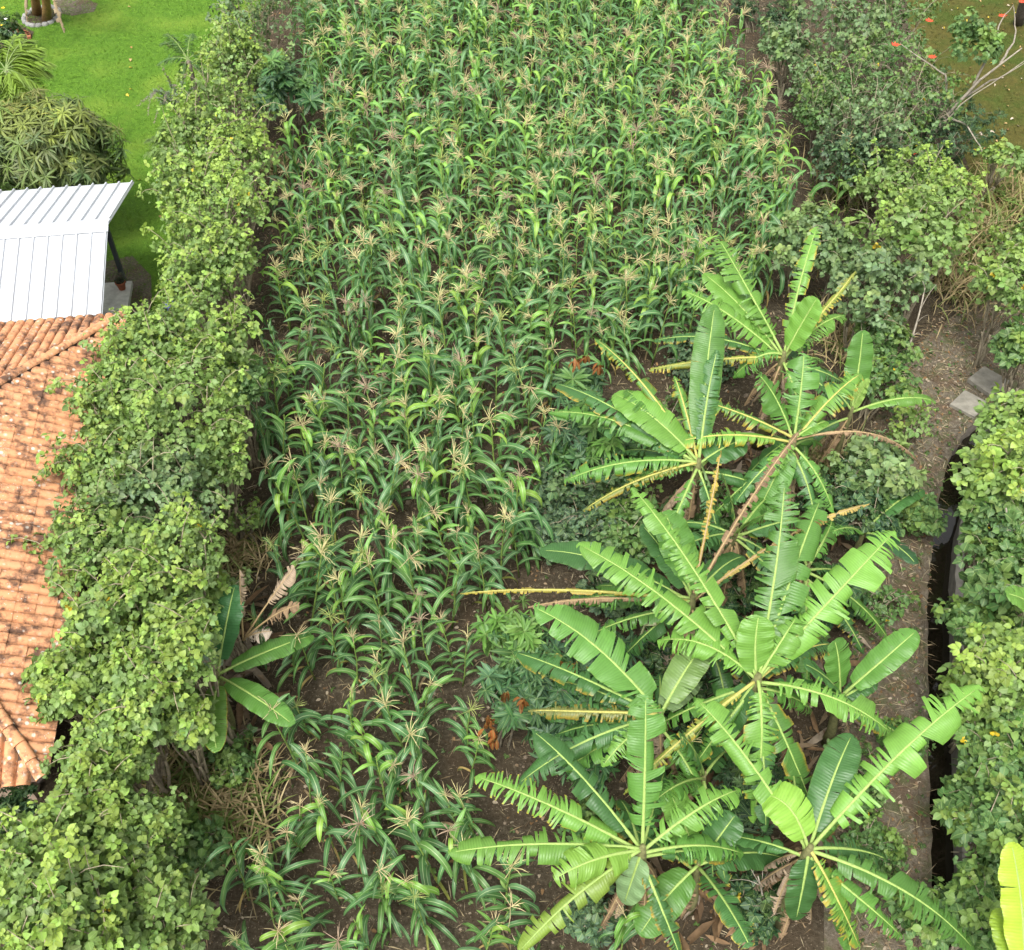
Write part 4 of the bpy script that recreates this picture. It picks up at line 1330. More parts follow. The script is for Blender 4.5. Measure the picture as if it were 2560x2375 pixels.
# ------------------------------------------------------------------ shrubs on the channel side
SHR = [
    ('round_leaf_shrub', 'tall grey-green round-leaved shrub at the far corner of the maize', 2110, 80, 2.2, 135, 'grey', 0.18, 0.14, {}),
    ('round_leaf_shrub', 'small grey-green shrub leaning over the far maize rows', 1960, 120, 1.6, 60, 'grey', 0.15, 0.13, {}),
    ('tangled_shrub', 'fine-leaved mid green thicket beneath the round-leaved shrub', 2130, 260, 1.7, 130, 'mid', 0.25, 0.085, dict(n=800, stems=9)),
    ('tangled_shrub', 'fine-leaved thicket crossed by bare stems beside the leaning tree', 2240, 170, 2.0, 120, 'mid', 0.2, 0.085, dict(n=500, stems=9)),
    ('tangled_shrub', 'drooping dull green thicket hanging over the maize corner', 2160, 380, 1.5, 105, 'vine', 0.2, 0.10, dict(n=560)),
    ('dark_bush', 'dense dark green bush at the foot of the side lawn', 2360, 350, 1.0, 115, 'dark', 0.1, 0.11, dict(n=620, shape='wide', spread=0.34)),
    ('climber', 'leafy climber on top of the leaning bare tree', 2440, 110, 3.2, 70, 'mid', 0.2, 0.13, dict(base=(2260, 470), n=200, stems=0, clumps=7)),
    ('round_leaf_shrub', 'bright green round-leaved bush at the foot of the leaning tree', 2230, 470, 1.5, 95, 'hedge', 0.32, 0.12, {}),
    ('round_leaf_shrub', 'bright shrub between the dark bush and the tall dry grass', 2350, 480, 1.4, 85, 'hedge', 0.4, 0.11, {}),
    ('round_leaf_shrub', 'small bright sprig standing above the dry grass', 2510, 395, 1.5, 45, 'hedge', 0.4, 0.12, dict(n=110)),
    ('round_leaf_shrub', 'large round-leaved shrub with light green crown behind the bananas', 2300, 610, 2.0, 140, 'hedge', 0.28, 0.14, {}),
    ('round_leaf_shrub', 'bluish round-leaved shrub just behind the tall banana', 2190, 720, 1.8, 115, 'grey', 0.2, 0.14, {}),
    ('round_leaf_shrub', 'grey-green shrub between the maize and the tall banana', 2020, 610, 1.7, 95, 'grey', 0.25, 0.13, {}),
    ('round_leaf_shrub', 'sparse round-leaved shrub at the maize edge above the tall banana', 2110, 640, 1.4, 70, 'grey', 0.2, 0.14, dict(n=240)),
    ('round_leaf_shrub', 'low green shrub under the slanting sapling stem', 2210, 860, 1.0, 85, 'mid', 0.25, 0.13, dict(n=300)),
    ('round_leaf_shrub', 'upper shrub at the frame edge above the concrete slabs', 2530, 720, 2.0, 95, 'hedge', 0.28, 0.13, {}),
    ('round_leaf_shrub', 'shrub overhanging the concrete slabs from beyond the channel', 2565, 870, 1.6, 65, 'mid', 0.3, 0.14, {}),
    ('round_leaf_shrub', 'light shrub overhanging the bend of the channel', 2540, 1060, 1.9, 95, 'hedge', 0.36, 0.14, {}),
    ('round_leaf_shrub', 'yellow-topped shrub beyond the channel below its bend', 2515, 1185, 2.1, 115, 'hedge', 0.48, 0.15, {}),
    ('round_leaf_shrub', 'dark glossy shrub hanging over the channel kerb', 2505, 1310, 1.6, 92, 'mid', 0.15, 0.15, {}),
    ('round_leaf_shrub', 'green shrub with a bare grey stem beyond the channel', 2510, 1450, 1.8, 105, 'mid', 0.25, 0.15, {}),
    ('round_leaf_shrub', 'bright shrub beyond the channel opposite the small path banana', 2510, 1680, 2.0, 125, 'hedge', 0.36, 0.13, {}),
    ('round_leaf_shrub', 'shrub creeping over the kerb beside the broad crossing banana leaf', 2440, 1750, 1.2, 75, 'hedge', 0.3, 0.13, {}),
    ('round_leaf_shrub', 'dim green shrub beyond the channel under the reed grass', 2500, 1880, 1.3, 100, 'mid', 0.2, 0.12, {}),
    ('round_leaf_shrub', 'low shrub beyond the channel above the yellow-green banana', 2480, 2080, 1.4, 110, 'mid', 0.28, 0.12, {}),
    ('round_leaf_shrub', 'shrub at the bottom edge just beyond the kerb', 2440, 2290, 1.0, 85, 'mid', 0.25, 0.12, {}),
    ('round_leaf_shrub', 'small shrub on the path at the bottom edge', 2300, 2290, 0.8, 75, 'mid', 0.22, 0.11, dict(n=260)),
    ('round_leaf_shrub', 'round-leaved shrub between the path and the withered banana stalks', 2190, 1180, 1.3, 90, 'grey', 0.28, 0.14, {}),
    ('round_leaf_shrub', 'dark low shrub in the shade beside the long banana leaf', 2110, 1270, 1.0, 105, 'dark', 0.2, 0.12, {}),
    ('round_leaf_shrub', 'small shrub reaching from the path over the channel edge', 2300, 1285, 0.6, 55, 'mid', 0.25, 0.13, dict(n=220)),
    ('round_leaf_shrub', 'thin seedling shrub on the open path', 2280, 1060, 0.9, 60, 'hedge', 0.4, 0.11, dict(n=70, stems=3)),
    ('dark_bush', 'small dark bush on bare soil at the far field edge', 1860, 20, 0.6, 40, 'dark', 0.1, 0.1, dict(n=200, shape='wide')),
    ('dark_bush', 'dark leafy bush between far soil and the corner shrub', 1950, 50, 1.0, 60, 'dark', 0.12, 0.11, dict(n=320, shape='wide')),
    ('bean_vine', 'low bluish-green bean vine mound between maize and bananas', 1440, 1280, 0.55, 125, 'vine', 0.2, 0.13, dict(n=560, flat=0.35, clumps=16)),
    ('bean_vine', 'dull green vine patch at the corner of the clump by the maize', 1390, 1330, 0.4, 80, 'vine', 0.1, 0.14, dict(n=300, flat=0.35)),
    ('bean_vine', 'small-leaved green vine under the arching banana leaves', 1580, 1330, 0.8, 90, 'mid', 0.2, 0.11, dict(n=420, flat=0.5)),
    ('undergrowth_shrub', 'tiny dark seedling bush under the near bananas', 1880, 1960, 0.5, 110, 'dark', 0.12, 0.12, dict(n=420, shape='wide', flat=0.5)),
    ('round_leaf_shrub', 'green shrub hugging the kerb between two banana leaves', 2450, 1570, 1.2, 85, 'mid', 0.25, 0.13, {}),
    ('round_leaf_shrub', 'shrub at the frame edge behind the yellow-topped one', 2575, 1320, 1.6, 90, 'mid', 0.25, 0.13, {}),
    ('round_leaf_shrub', 'low shrub along the kerb beside the reed grass', 2450, 1985, 0.9, 75, 'mid', 0.2, 0.12, {}),
    ('round_leaf_shrub', 'shrub behind the yellow-green corner banana', 2560, 2190, 1.2, 90, 'mid', 0.3, 0.12, {}),
    ('round_leaf_shrub', 'light shrub at the frame edge below the tall dry grass', 2560, 620, 1.6, 75, 'hedge', 0.3, 0.12, {}),
    ('tangled_shrub', 'tall wispy thicket of thin stems before the side lawn', 2310, 260, 1.9, 110, 'mid', 0.22, 0.095, dict(n=330, stems=14, clumps=24)),
    ('tangled_shrub', 'wispy thin-stemmed thicket at the middle of the far corner', 2190, 300, 2.2, 120, 'grey', 0.2, 0.10, dict(n=330, stems=14, clumps=24)),
    ('tangled_shrub', 'thin-stemmed tangle in front of the dark bush', 2290, 400, 1.3, 80, 'mid', 0.25, 0.095, dict(n=260, stems=12, clumps=18)),
    ('tangled_shrub', 'airy shrub with bare stems above the maize corner plant', 2090, 400, 1.2, 80, 'vine', 0.2, 0.10, dict(n=260, stems=10, clumps=18)),
    ('round_leaf_shrub', 'green shrub overgrowing the path behind the slim banana', 2220, 960, 0.9, 75, 'mid', 0.3, 0.12, dict(n=240)),
    ('undergrowth_shrub', 'low weeds creeping over the path by the small banana', 2180, 1500, 0.3, 70, 'mid', 0.2, 0.09, dict(n=170, flat=0.4)),
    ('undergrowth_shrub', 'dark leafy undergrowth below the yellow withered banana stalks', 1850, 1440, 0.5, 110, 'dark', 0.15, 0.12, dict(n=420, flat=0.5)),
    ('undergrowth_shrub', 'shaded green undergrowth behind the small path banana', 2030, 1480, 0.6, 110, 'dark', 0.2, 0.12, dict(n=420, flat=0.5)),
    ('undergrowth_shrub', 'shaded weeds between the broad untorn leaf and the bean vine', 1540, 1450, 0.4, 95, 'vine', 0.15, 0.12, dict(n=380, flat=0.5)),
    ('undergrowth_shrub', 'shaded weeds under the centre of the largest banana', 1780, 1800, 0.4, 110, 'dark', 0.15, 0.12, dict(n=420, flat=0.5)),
    ('bean_vine', 'green vine patch on the soil left of the near banana fringe', 1500, 2080, 0.3, 85, 'mid', 0.2, 0.11, dict(n=300, flat=0.35)),
    ('bean_vine', 'vine patch on the soil at the bottom edge below the near banana', 1480, 2290, 0.3, 80, 'vine', 0.15, 0.11, dict(n=260, flat=0.35)),
    ('bean_vine', 'vine patch under the leaves right of the young low banana', 1900, 2250, 0.3, 80, 'dark', 0.2, 0.11, dict(n=260, flat=0.35)),
    ('bean_vine', 'vine patch on the bare soil before the tall fanned banana', 1760, 900, 0.3, 85, 'vine', 0.2, 0.11, dict(n=300, flat=0.35)),
    ('bean_vine', 'vine patch under the long drooping banana by the maize', 1640, 1080, 0.4, 95, 'mid', 0.2, 0.11, dict(n=320, flat=0.4)),
    ('bean_vine', 'shaded vine below the two dead banana stalks', 1760, 1290, 0.4, 90, 'mid', 0.2, 0.11, dict(n=320, flat=0.4)),
    ('bean_vine', 'shaded vine between the broad untorn leaf and the largest banana', 1700, 1640, 0.3, 85, 'dark', 0.2, 0.11, dict(n=300, flat=0.4)),
    ('bean_vine', 'weedy vine along the path edge beside the near channel banana', 2180, 2130, 0.3, 75, 'mid', 0.2, 0.10, dict(n=240, flat=0.4)),
    ('bean_vine', 'weedy vine at the path edge opposite the bright shrub', 2250, 1850, 0.25, 55, 'mid', 0.2, 0.09, dict(n=150, flat=0.4)),
    ('undergrowth_shrub', 'weeds under the broad leaf that crosses the water', 2130, 1960, 0.4, 80, 'mid', 0.1, 0.1, dict(n=240, flat=0.5)),
    ('tangled_shrub', 'airy thicket edging the maize rows at the far right', 2050, 290, 1.2, 75, 'mid', 0.2, 0.09, dict(n=320)),
    ('tangled_shrub', 'thin weedy thicket below the corner shrub by the far maize', 2040, 190, 1.4, 75, 'grey', 0.15, 0.10, dict(n=320)),
    ('tangled_shrub', 'fine dark thicket beside the trunk at the top edge', 2240, 60, 1.6, 100, 'mid', 0.15, 0.09, dict(n=420)),
    ('dark_bush', 'dark bush below the near corner of the tiled roof', 25, 2040, 1.3, 75, 'dark', 0.15, 0.10, dict(n=300, shape='wide')),
    ('undergrowth_shrub', 'low weedy bush at the hedge foot below the lone banana', 560, 1900, 0.4, 70, 'mid', 0.2, 0.1, dict(n=200, flat=0.5)),
    ('undergrowth_shrub', 'weedy green bush under the hedge at the withered grass', 470, 2120, 0.6, 80, 'mid', 0.2, 0.12, dict(n=260, flat=0.6)),
    ('undergrowth_shrub', 'little sprig shrub on the bare strip beside the hedge stems', 610, 1290, 0.7, 50, 'hedge', 0.35, 0.09, dict(n=110)),
]
for i, (nm, lab, px, py, z, rp, pal, yg, sz, kw) in enumerate(SHR):
    kw = dict(kw)
    sz *= 0.8
    rp *= 1.0
    kw['n'] = int(kw.get('n', 430) * 1.3) if kw.get('shape') is None else kw['n']
    kw.setdefault('clumps', 16)
    kw.setdefault('bark', (0.30, 0.26, 0.18))
    plant(nm, lab, 'climber' if nm == 'climber' else 'vine' if nm == 'bean_vine' else 'shrub', px, py, z, rp, pal=pal, size=sz, nobj=110 if kw.get('shape') is None else 60, young=yg, seed=200 + i, **kw)

# mango saplings with whorls of long leaves, some with rust-red young growth
SAP = [('glossy mango sapling in front of the long drooping banana leaves', 1430, 1090, 0.9, 90, 'sapling', 0.30), ('mango sapling whose top shows red drooping leaves, beside the maize', 1450, 960, 0.9, 55, 'sapling', 0.25),
       ('mango sapling under the fringed banana leaf, by the bean vine', 1530, 1160, 0.8, 75, 'sapling', 0.35), ('bright green mango sapling beside the broad untorn banana leaf', 1290, 1590, 1.0, 80, 'sapling', 0.65),
       ('bluish mango sapling with a red shoot under the broad untorn leaf', 1360, 1680, 0.9, 95, 'sapling', 0.08), ('mango sapling with rust-red shoots at the maize edge', 1280, 1760, 0.9, 75, 'sapling', 0.1),
       ('dark mango sapling behind the near banana, partly under its leaves', 1420, 1860, 0.7, 110, 'sapling', 0.12), ('dark mango sapling among the withered leaves by the largest banana', 1820, 2030, 0.5, 60, 'dark', 0.1), ('mango sapling in the shade behind the broad untorn leaf', 1480, 1650, 0.8, 80, 'sapling', 0.05), ('low mango sapling below the drooping yellow-brown leaf', 1480, 1760, 0.7, 80, 'sapling', 0.1)]
for i, (lab, px, py, z, rp, pal, yg) in enumerate(SAP):
    th, C, R0, r = plant('mango_sapling', lab, 'sapling', px, py, z, rp, n=int(34 + rp * 0.35), pal=pal, size=0.22, nobj=80, shape='whorl', young=yg, seed=400 + i, stems=3, clumps=9, flat=0.9, spread=0.3)
for lab_i, (px, py, z, own) in enumerate([(1440, 900, 1.5, 'mango_sapling.001'), (1500, 915, 1.4, 'mango_sapling.001'), (1465, 890, 1.5, 'mango_sapling.001'), (1395, 1665, 1.3, 'mango_sapling.004'), (1430, 1660, 1.3, 'mango_sapling.004'), (1262, 1735, 1.4, 'mango_sapling.005'), (1305, 1750, 1.4, 'mango_sapling.005'), (1220, 1795, 1.3, 'mango_sapling.005'), (1228, 1825, 1.2, 'mango_sapling.005'), (1236, 1850, 1.1, 'mango_sapling.005')]):
    th = bpy.data.objects.get(own)
    P = at(px, py, z + 0.3)
    ts = []
    for q in range(11):
        lf = simple_leaf((0, 0.35, 0.75, 1.0), (0.02, 0.16, 0.14, 0.01), 0.3, 0.3)
        ts.append(lf.moved(rotz(q * 0.8 + rng.normal(0, .2)) @ rotx(rng.uniform(-1.3, -0.6)) * 0.19, P + rng.normal(0, 0.03, 3), np.array((0.25, 0.085, 0.024)) * rng.uniform(0.6, 1.3)))
    o = obj('young_leaves', join(ts), 'foliage', th)
    o['label'] = 'rust-red young leaves'

# ------------------------------------------------------------------ garden trees at the far left
def mango_tree():
    r = np.random.default_rng(8)
    C = at(128, 388, 2.2)
    B = np.array([C[0] - 0.2, C[1], 0.0])
    th = thing('mango_tree', B, 'round mango tree with drooping narrow leaves behind the white roof', 'tree')
    px2m = 1 / proj(C)[2]
    rx, ry, rz = 158 * px2m, 128 * px2m, 1.25
    parts = [tube(branch_path(B - UP * 0.05, B + UP * 1.1, r, 0.03), np.linspace(0.14, 0.10, 6), 8, (0.16, 0.13, 0.10))]
    obj('trunk', parts[0], 'bark', th)
    n = 440
    d = nrm(np.stack([r.normal(0, 1, n), r.normal(0, 1, n), r.normal(0.3, 1, n)], 1))
    d = d[d[:, 2] > -0.55]
    n = len(d)
    lump = 1 + 0.20 * np.sin(d[:, 0] * 7 + 1) * np.sin(d[:, 1] * 6) + 0.08 * np.sin(d[:, 2] * 11)
    P = C + d * np.array([rx, ry, rz]) * (lump * r.uniform(0.78, 1.0, n) ** 0.5)[:, None]
    for i in range(9):
        t = P[r.integers(0, n)]
        obj('branch', tube(branch_path(B + UP * 1.05, B * 0.2 + t * 0.8, r, 0.08), np.linspace(0.07, 0.012, 6), 6, (0.17, 0.14, 0.11)), 'bark', th)
    R = frames(r.normal(0, 1, (n, 3)), d * 0.8 + UP * 0.7 + r.normal(0, 0.2, (n, 3))) * (0.24 * np.exp(r.normal(0, 0.15, n)))[:, None, None]
    m, b, y, _ = PAL['mango']
    col = mixc(mixc(m, b, r.uniform(0, 1, n)), y, np.clip((d[:, 2] - 0.1) * 0.5 + r.normal(0, 0.25, n), 0, 0.8)) * r.uniform(0.8, 1.2, n)[:, None]
    vi = r.integers(0, 4, n)
    own = np.argsort(-(P - C) @ nrm(np.array([0, 0, CAMZ]) - C))[:240]
    iso = np.zeros(n, bool); iso[own] = True
    for i in own:
        c3 = np.round(np.exp(np.round(np.log(np.maximum(col[i], 0.01)) / 0.2) * 0.2), 3)
        link('leaf_whorl', leaf_mesh('droop', int(vi[i]), c3, 'foliage'), th, m4(R[i], P[i] - B))
    inner = C + (P - C) * 0.72
    ts = [scatter(DROOP[q], R[(vi == q) & ~iso], P[(vi == q) & ~iso], col[(vi == q) & ~iso]) for q in range(4)]
    ts += [scatter(DROOP[q], R[vi == q], inner[vi == q], col[vi == q]) for q in range(4)]
    tag(obj('foliage', join(ts), 'foliage', th), kind='stuff')


mango_tree()


def frond(r, P0, P1, arch, nl=34, ll=0.32, col=(0.10, 0.19, 0.03), lw=0.028, droop=0.5):
    d = P1 - P0; L = np.linalg.norm(d)
    s = np.linspace(0, 1, 12)[:, None]
    c = (P0 + P1) / 2 + UP * arch * L
    Q = (1 - s) ** 2 * P0 + 2 * s * (1 - s) * c + s ** 2 * P1
    ts = [tube(Q, np.linspace(0.016, 0.004, 12), 5, np.array(col) * (1.5, 1.2, 1.0))]
    tg = nrm(np.gradient(Q, axis=0))
    for i in range(nl):
        f = 0.15 + 0.83 * i / (nl - 1)
        k0 = f * 11; k1 = min(int(k0), 10)
        p = Q[k1] + (Q[k1 + 1] - Q[k1]) * (k0 - k1)
        S = nrm(np.cross(tg[k1], UP))
        for sg in (-1, 1):
            l = ll * (1 - 0.55 * abs(2 * f - 0.9)) * r.uniform(0.85, 1.1)
            dirv = nrm(S * sg + tg[k1] * 0.75 + UP * r.uniform(-0.1, 0.25))
            R = frames(dirv[None], (UP + 0.2 * r.normal(0, 1, 3))[None])[0] * l
            lf = simple_leaf((0, 0.4, 1.0), (lw / l * 0.6, lw / l, 0.004), 0.2, droop)
            ts.append(lf.moved(R, p, np.array(col) * r.uniform(0.8, 1.25)))
    return join(ts)


def palm(label, px, py, zc, fr, col, nl=30, ll=0.3, name='palm_tree', trunk=0.07, base=None):
    r = np.random.default_rng(int(px + py))
    K = at(px, py, zc)
    B = np.array([K[0], K[1], 0]) if base is None else at(*base)
    th = thing(name, B, label, 'palm')
    obj('trunk', tube(branch_path(B - UP * 0.05, K, r, 0.02), np.linspace(trunk * 1.2, trunk * 0.8, 6), 8, (0.20, 0.17, 0.13)), 'bark', th)
    for tx, ty, dz in fr:
        P1 = at(tx, ty, zc + dz)
        obj('frond', frond(r, K + UP * 0.02, P1, 0.22, nl, ll, np.array(col) * r.uniform(0.85, 1.15)), 'foliage', th)


palm('yellow-green palm with arching fronds behind the mango tree at left edge', 15, 175, 3.0, [(120, 185, -0.4), (95, 120, 0.1), (45, 90, 0.2), (-60, 110, 0), (-90, 220, -0.3), (70, 260, -0.7), (10, 285, -0.8), (110, 225, -0.5), (-40, 290, -0.8), (125, 160, -0.2), (70, 100, 0.2), (85, 250, -0.6), (30, 250, -0.5)], (0.17, 0.27, 0.03), 48, 0.5)
palm('small dark palm at the lawn edge in front of the far hedge', 470, 150, 1.6, [(405, 110, -0.1), (415, 85, 0.2), (480, 85, 0.2), (535, 130, -0.1), (450, 205, -0.5), (520, 190, -0.4), (400, 160, -0.3)], (0.055, 0.12, 0.028), 30, 0.3)
palm('fan-like green palm at the lawn edge under the yellow-tipped hedge', 445, 375, 1.0, [(370, 350, 0.0), (385, 415, -0.2), (410, 300, 0.5), (430, 290, 0.5), (365, 385, -0.1), (400, 325, 0.3), (480, 300, 0.4), (455, 430, -0.3), (420, 425, -0.3)], (0.12, 0.20, 0.04), 26, 0.34)


# grey spiky flowering shrub at the lawn edge
def spike_bush():
    r = np.random.default_rng(31)
    B = at(455, 300, 0)
    th = thing('flowering_shrub', B, 'grey-green shrub with brownish flower spikes at the lawn edge', 'shrub')
    tips = [(405, 165), (420, 190), (468, 180), (395, 215), (380, 245), (345, 265), (370, 290), (440, 215), (490, 205), (410, 260), (430, 280), (385, 310)]
    for i, (tx, ty) in enumerate(tips):
        e = at(tx, ty, r.uniform(1.0, 1.9))
        pp = branch_path(B, e, r, 0.05, 10)
        ts = []
        for q in range(60):
            f = r.uniform(0.25, 1.0)
            k0 = f * 9; k1 = min(int(k0), 8)
            p = pp[k1] + (pp[k1 + 1] - pp[k1]) * (k0 - k1)
            l = 0.12 * (1.15 - f) + 0.025
            R = frames(nrm(r.normal(0, 1, 3) + UP * 0.4)[None], nrm(r.normal(0, 0.5, 3) + UP)[None])[0] * l
            ts.append(simple_leaf((0, 0.4, 1.0), (0.06, 0.2, 0.02), 0.2, 0.3).moved(R, p, mixc((0.12, 0.17, 0.11), (0.26, 0.20, 0.17), np.array(np.clip((f - 0.6) * 3, 0, 1)))))
        s = obj('stem', tube(pp, np.linspace(0.014, 0.004, 10), 5, (0.22, 0.2, 0.15)), 'bark', th)
        lfo = obj('leaf_spray', join(ts), 'foliage', th)
        tag(lfo, kind='stuff')


spike_bush()
plant('mango_tree', 'dark glossy young tree with yellow new leaves between hedge and maize', 'tree', 705, 225, 1.8, 85, n=130, pal='sapling', size=0.24, nobj=80, shape='wide', young=0.22, seed=501, stems=4, clumps=12)
plant('garden_bush', 'dark yellow-flowering bush at the top left edge of the lawn', 'bush', -10, 80, 0.9, 60, n=300, pal='dark', size=0.11, nobj=60, young=0.2, seed=502)
fb_ = bpy.data.objects['garden_bush']
for px, py, z, c in [(8, 20, 1.2, (0.75, 0.5, 0.02)), (6, 63, 1.2, (0.75, 0.5, 0.02)), (18, 78, 1.0, (0.8, 0.8, 0.75)), (14, 48, 1.2, (0.8, 0.8, 0.75)), (-5, 40, 1.3, (0.75, 0.5, 0.02))]:
    P = at(px, py, z)
    ts = [simple_leaf((0, 0.5, 1.0), (0.1, 0.4, 0.1), 0.2, 0.2).moved(rotz(q * 1.257) @ rotx(0.4) * 0.06, P, c) for q in range(5)]
    obj('flower', join(ts), 'petal', fb_)
# blue flower head by the patio and roses by the hip
fl = at(425, 763, 0.9)
ag = thing('agapanthus', (fl[0], fl[1], 0), 'single blue flower head on a stalk at the lawn edge', 'flower')
obj('stalk', tube([(fl[0], fl[1], 0), fl], [0.008, 0.006], 5, (0.1, 0.2, 0.04)), 'stem', ag)
obj('flower_head', join([simple_leaf((0, 0.5, 1.0), (0.1, 0.3, 0.1), 0.2, 0.2).moved(frames(nrm(rng.normal(0, 1, 3))[None], nrm(rng.normal(0, 1, 3))[None])[0] * 0.13, fl, (0.17, 0.19, 0.50)) for _ in range(40)]), 'petal', ag)

# two far banana trunks inside a stone ring
for i, (bx, by, tx) in enumerate([(92, 32, 70), (116, 50, 108)]):
    banana(['banana trunk on the lawn, left of the pair in the stone ring', 'banana trunk on the lawn, right of the pair in the stone ring'][i], (tx, -75), 2.0,
           [(tx - 120, -120, o_(FR, z=2.2)), (tx + 60, -160, o_(FR, z=2.6)), (tx - 30, -190, o_(FR, z=2.9)), (tx + 130, -60, o_(FR, z=1.7))], base=(bx, by), seed=30 + i, r0=0.12, skirt=1, extra=0, trunkcol=(0.30, 0.18, 0.07))
rs = np.random.default_rng(2)
ring = thing('stone_ring', at(105, 45), 'ring of grey edging stones round the banana trunks on the lawn', 'edging')
for i in range(18):
    a = i / 18 * 2 * math.pi
    c = at(105, 42) + np.array([math.cos(a) * 0.5, math.sin(a) * 0.62, 0])
    V = nrm(rs.normal(0, 1, (14, 3))) * np.array([0.10, 0.075, 0.06]) * rs.uniform(0.85, 1.2)
    th_ = np.linspace(0, 2 * math.pi, 8)[:-1]
    rows = [[(rr * 0.11 * math.cos(q) * rs.uniform(0.85, 1.1), rr * 0.08 * math.sin(q) * rs.uniform(0.85, 1.1), zz) for q in th_] for rr, zz in ((1.0, -0.02), (1.05, 0.04), (0.7, 0.085), (0.05, 0.09))]
    obj('stone', grid(np.array(rows), np.array((0.30, 0.30, 0.28)) * rs.uniform(0.8, 1.15), closed=True).moved(rotz(a + math.pi / 2), c), 'concrete', ring)
ringfill = [tuple((at(105, 42) + np.array([math.cos(a) * 0.46, math.sin(a) * 0.57, 0]))[:2]) for a in np.linspace(0, 2 * math.pi, 20)[:-1]]
obj('ring_soil', sheet(ringfill, 0.008), 'soil', ring, smooth=False)
dp = [(130, -20), (200, -10), (245, 10), (235, 30), (180, 40), (140, 30)]
tag(obj('bare_ground', sheet([tuple(at(*p)[:2]) for p in dp], 0.008), 'bank', smooth=False), kind='structure')
dp = [(262, 655), (330, 640), (378, 690), (380, 760), (360, 830), (250, 830)]
tag(obj('worn_ground', sheet([tuple(at(*p)[:2]) for p in dp], 0.008), 'bank', smooth=False), kind='structure')
dp = [(-60, 60), (40, 55), (85, 80), (75, 110), (-60, 130)]
tag(obj('flower_bed', sheet([tuple(at(*p)[:2]) for p in dp], 0.008), 'soil', smooth=False), kind='structure')
edg = thing('brick_edging', at(30, 92), 'curved red brick edging of the flower bed at the top left', 'edging')
for i in range(7):
    a = 0.3 + i * 0.22
    c = at(30, 92) + np.array([math.cos(a) * 0.55, math.sin(a) * 0.5 - 0.2, 0])
    obj('brick', box((-0.1, -0.05, 0.0), (0.1, 0.05, 0.07), np.array((0.30, 0.12, 0.06)) * rs.uniform(0.8, 1.2)).moved(rotz(a + math.pi / 2), c + UP * 0.008), 'clay', edg, smooth=False)

# ------------------------------------------------------------------ leaning bare tree with red flowers
r = np.random.default_rng(91)
tb = at(2240, 475, 0)
lt = thing('leaning_tree', tb, 'bare grey tree leaning right over the side lawn with red flowers', 'tree')
GREY = (0.33, 0.29, 0.23)
top = at(2555, 120, 3.6)
m1 = at(2365, 290, 1.7)
obj('trunk', tube([tb - UP * 0.05, at(2290, 400, 0.7), m1, at(2450, 200, 2.7), top], [0.06, 0.055, 0.045, 0.03, 0.012], 7, GREY), 'bark', lt)
for a, za, pts in [((2290, 400), 0.7, [(2330, 345, 1.3), (2410, 260, 2.3), (2560, 160, 3.4)]), ((2365, 290), 1.7, [(2362, 190, 2.6), (2330, 160, 2.9), (2250, 110, 3.2)]), ((2365, 290), 1.7, [(2410, 310, 1.9), (2450, 380, 1.8)]),
                   ((2400, 245), 2.2, [(2480, 200, 2.6), (2560, 160, 2.9)]), ((2430, 215), 2.5, [(2490, 110, 3.2), (2500, 60, 3.4), (2540, 10, 3.6)]), ((2290, 400), 0.7, [(2250, 350, 1.5), (2200, 320, 2.0)]), ((2500, 160), 3.0, [(2540, 100, 3.3), (2530, 20, 3.6)])]:
    P = np.array([at(*a, za)] + [at(*q) for q in pts])
    s = np.linspace(0, len(P) - 1, 12)
    Q = np.array([np.interp(s, np.arange(len(P)), P[:, i]) for i in range(3)]).T + np.cumsum(r.normal(0, 0.015, (12, 3)), 0)
    obj('branch', tube(Q, np.linspace(0.032, 0.007, 12), 6, np.array(GREY) * r.uniform(0.85, 1.15)), 'bark', lt)
for px, py, z in [(2322, 52, 3.3), (2238, 113, 3.2), (2330, 143, 2.8), (2280, 382, 1.9), (2255, 395, 1.7), (2505, 40, 3.4), (2555, 5, 3.6)]:
    P = at(px, py, z)
    ts = []
    for q in range(9):
        R = frames(nrm(np.array([math.cos(q * 0.7), math.sin(q * 0.7), 0.35]))[None], UP[None])[0] * r.uniform(0.09, 0.14)
        ts.append(simple_leaf((0, 0.5, 1.0), (0.06, 0.16, 0.02), 0.2, -0.2).moved(R, P, np.array((0.62, 0.065, 0.03)) * r.uniform(0.8, 1.2)))
    obj('red_flower', join(ts), 'petal', lt)
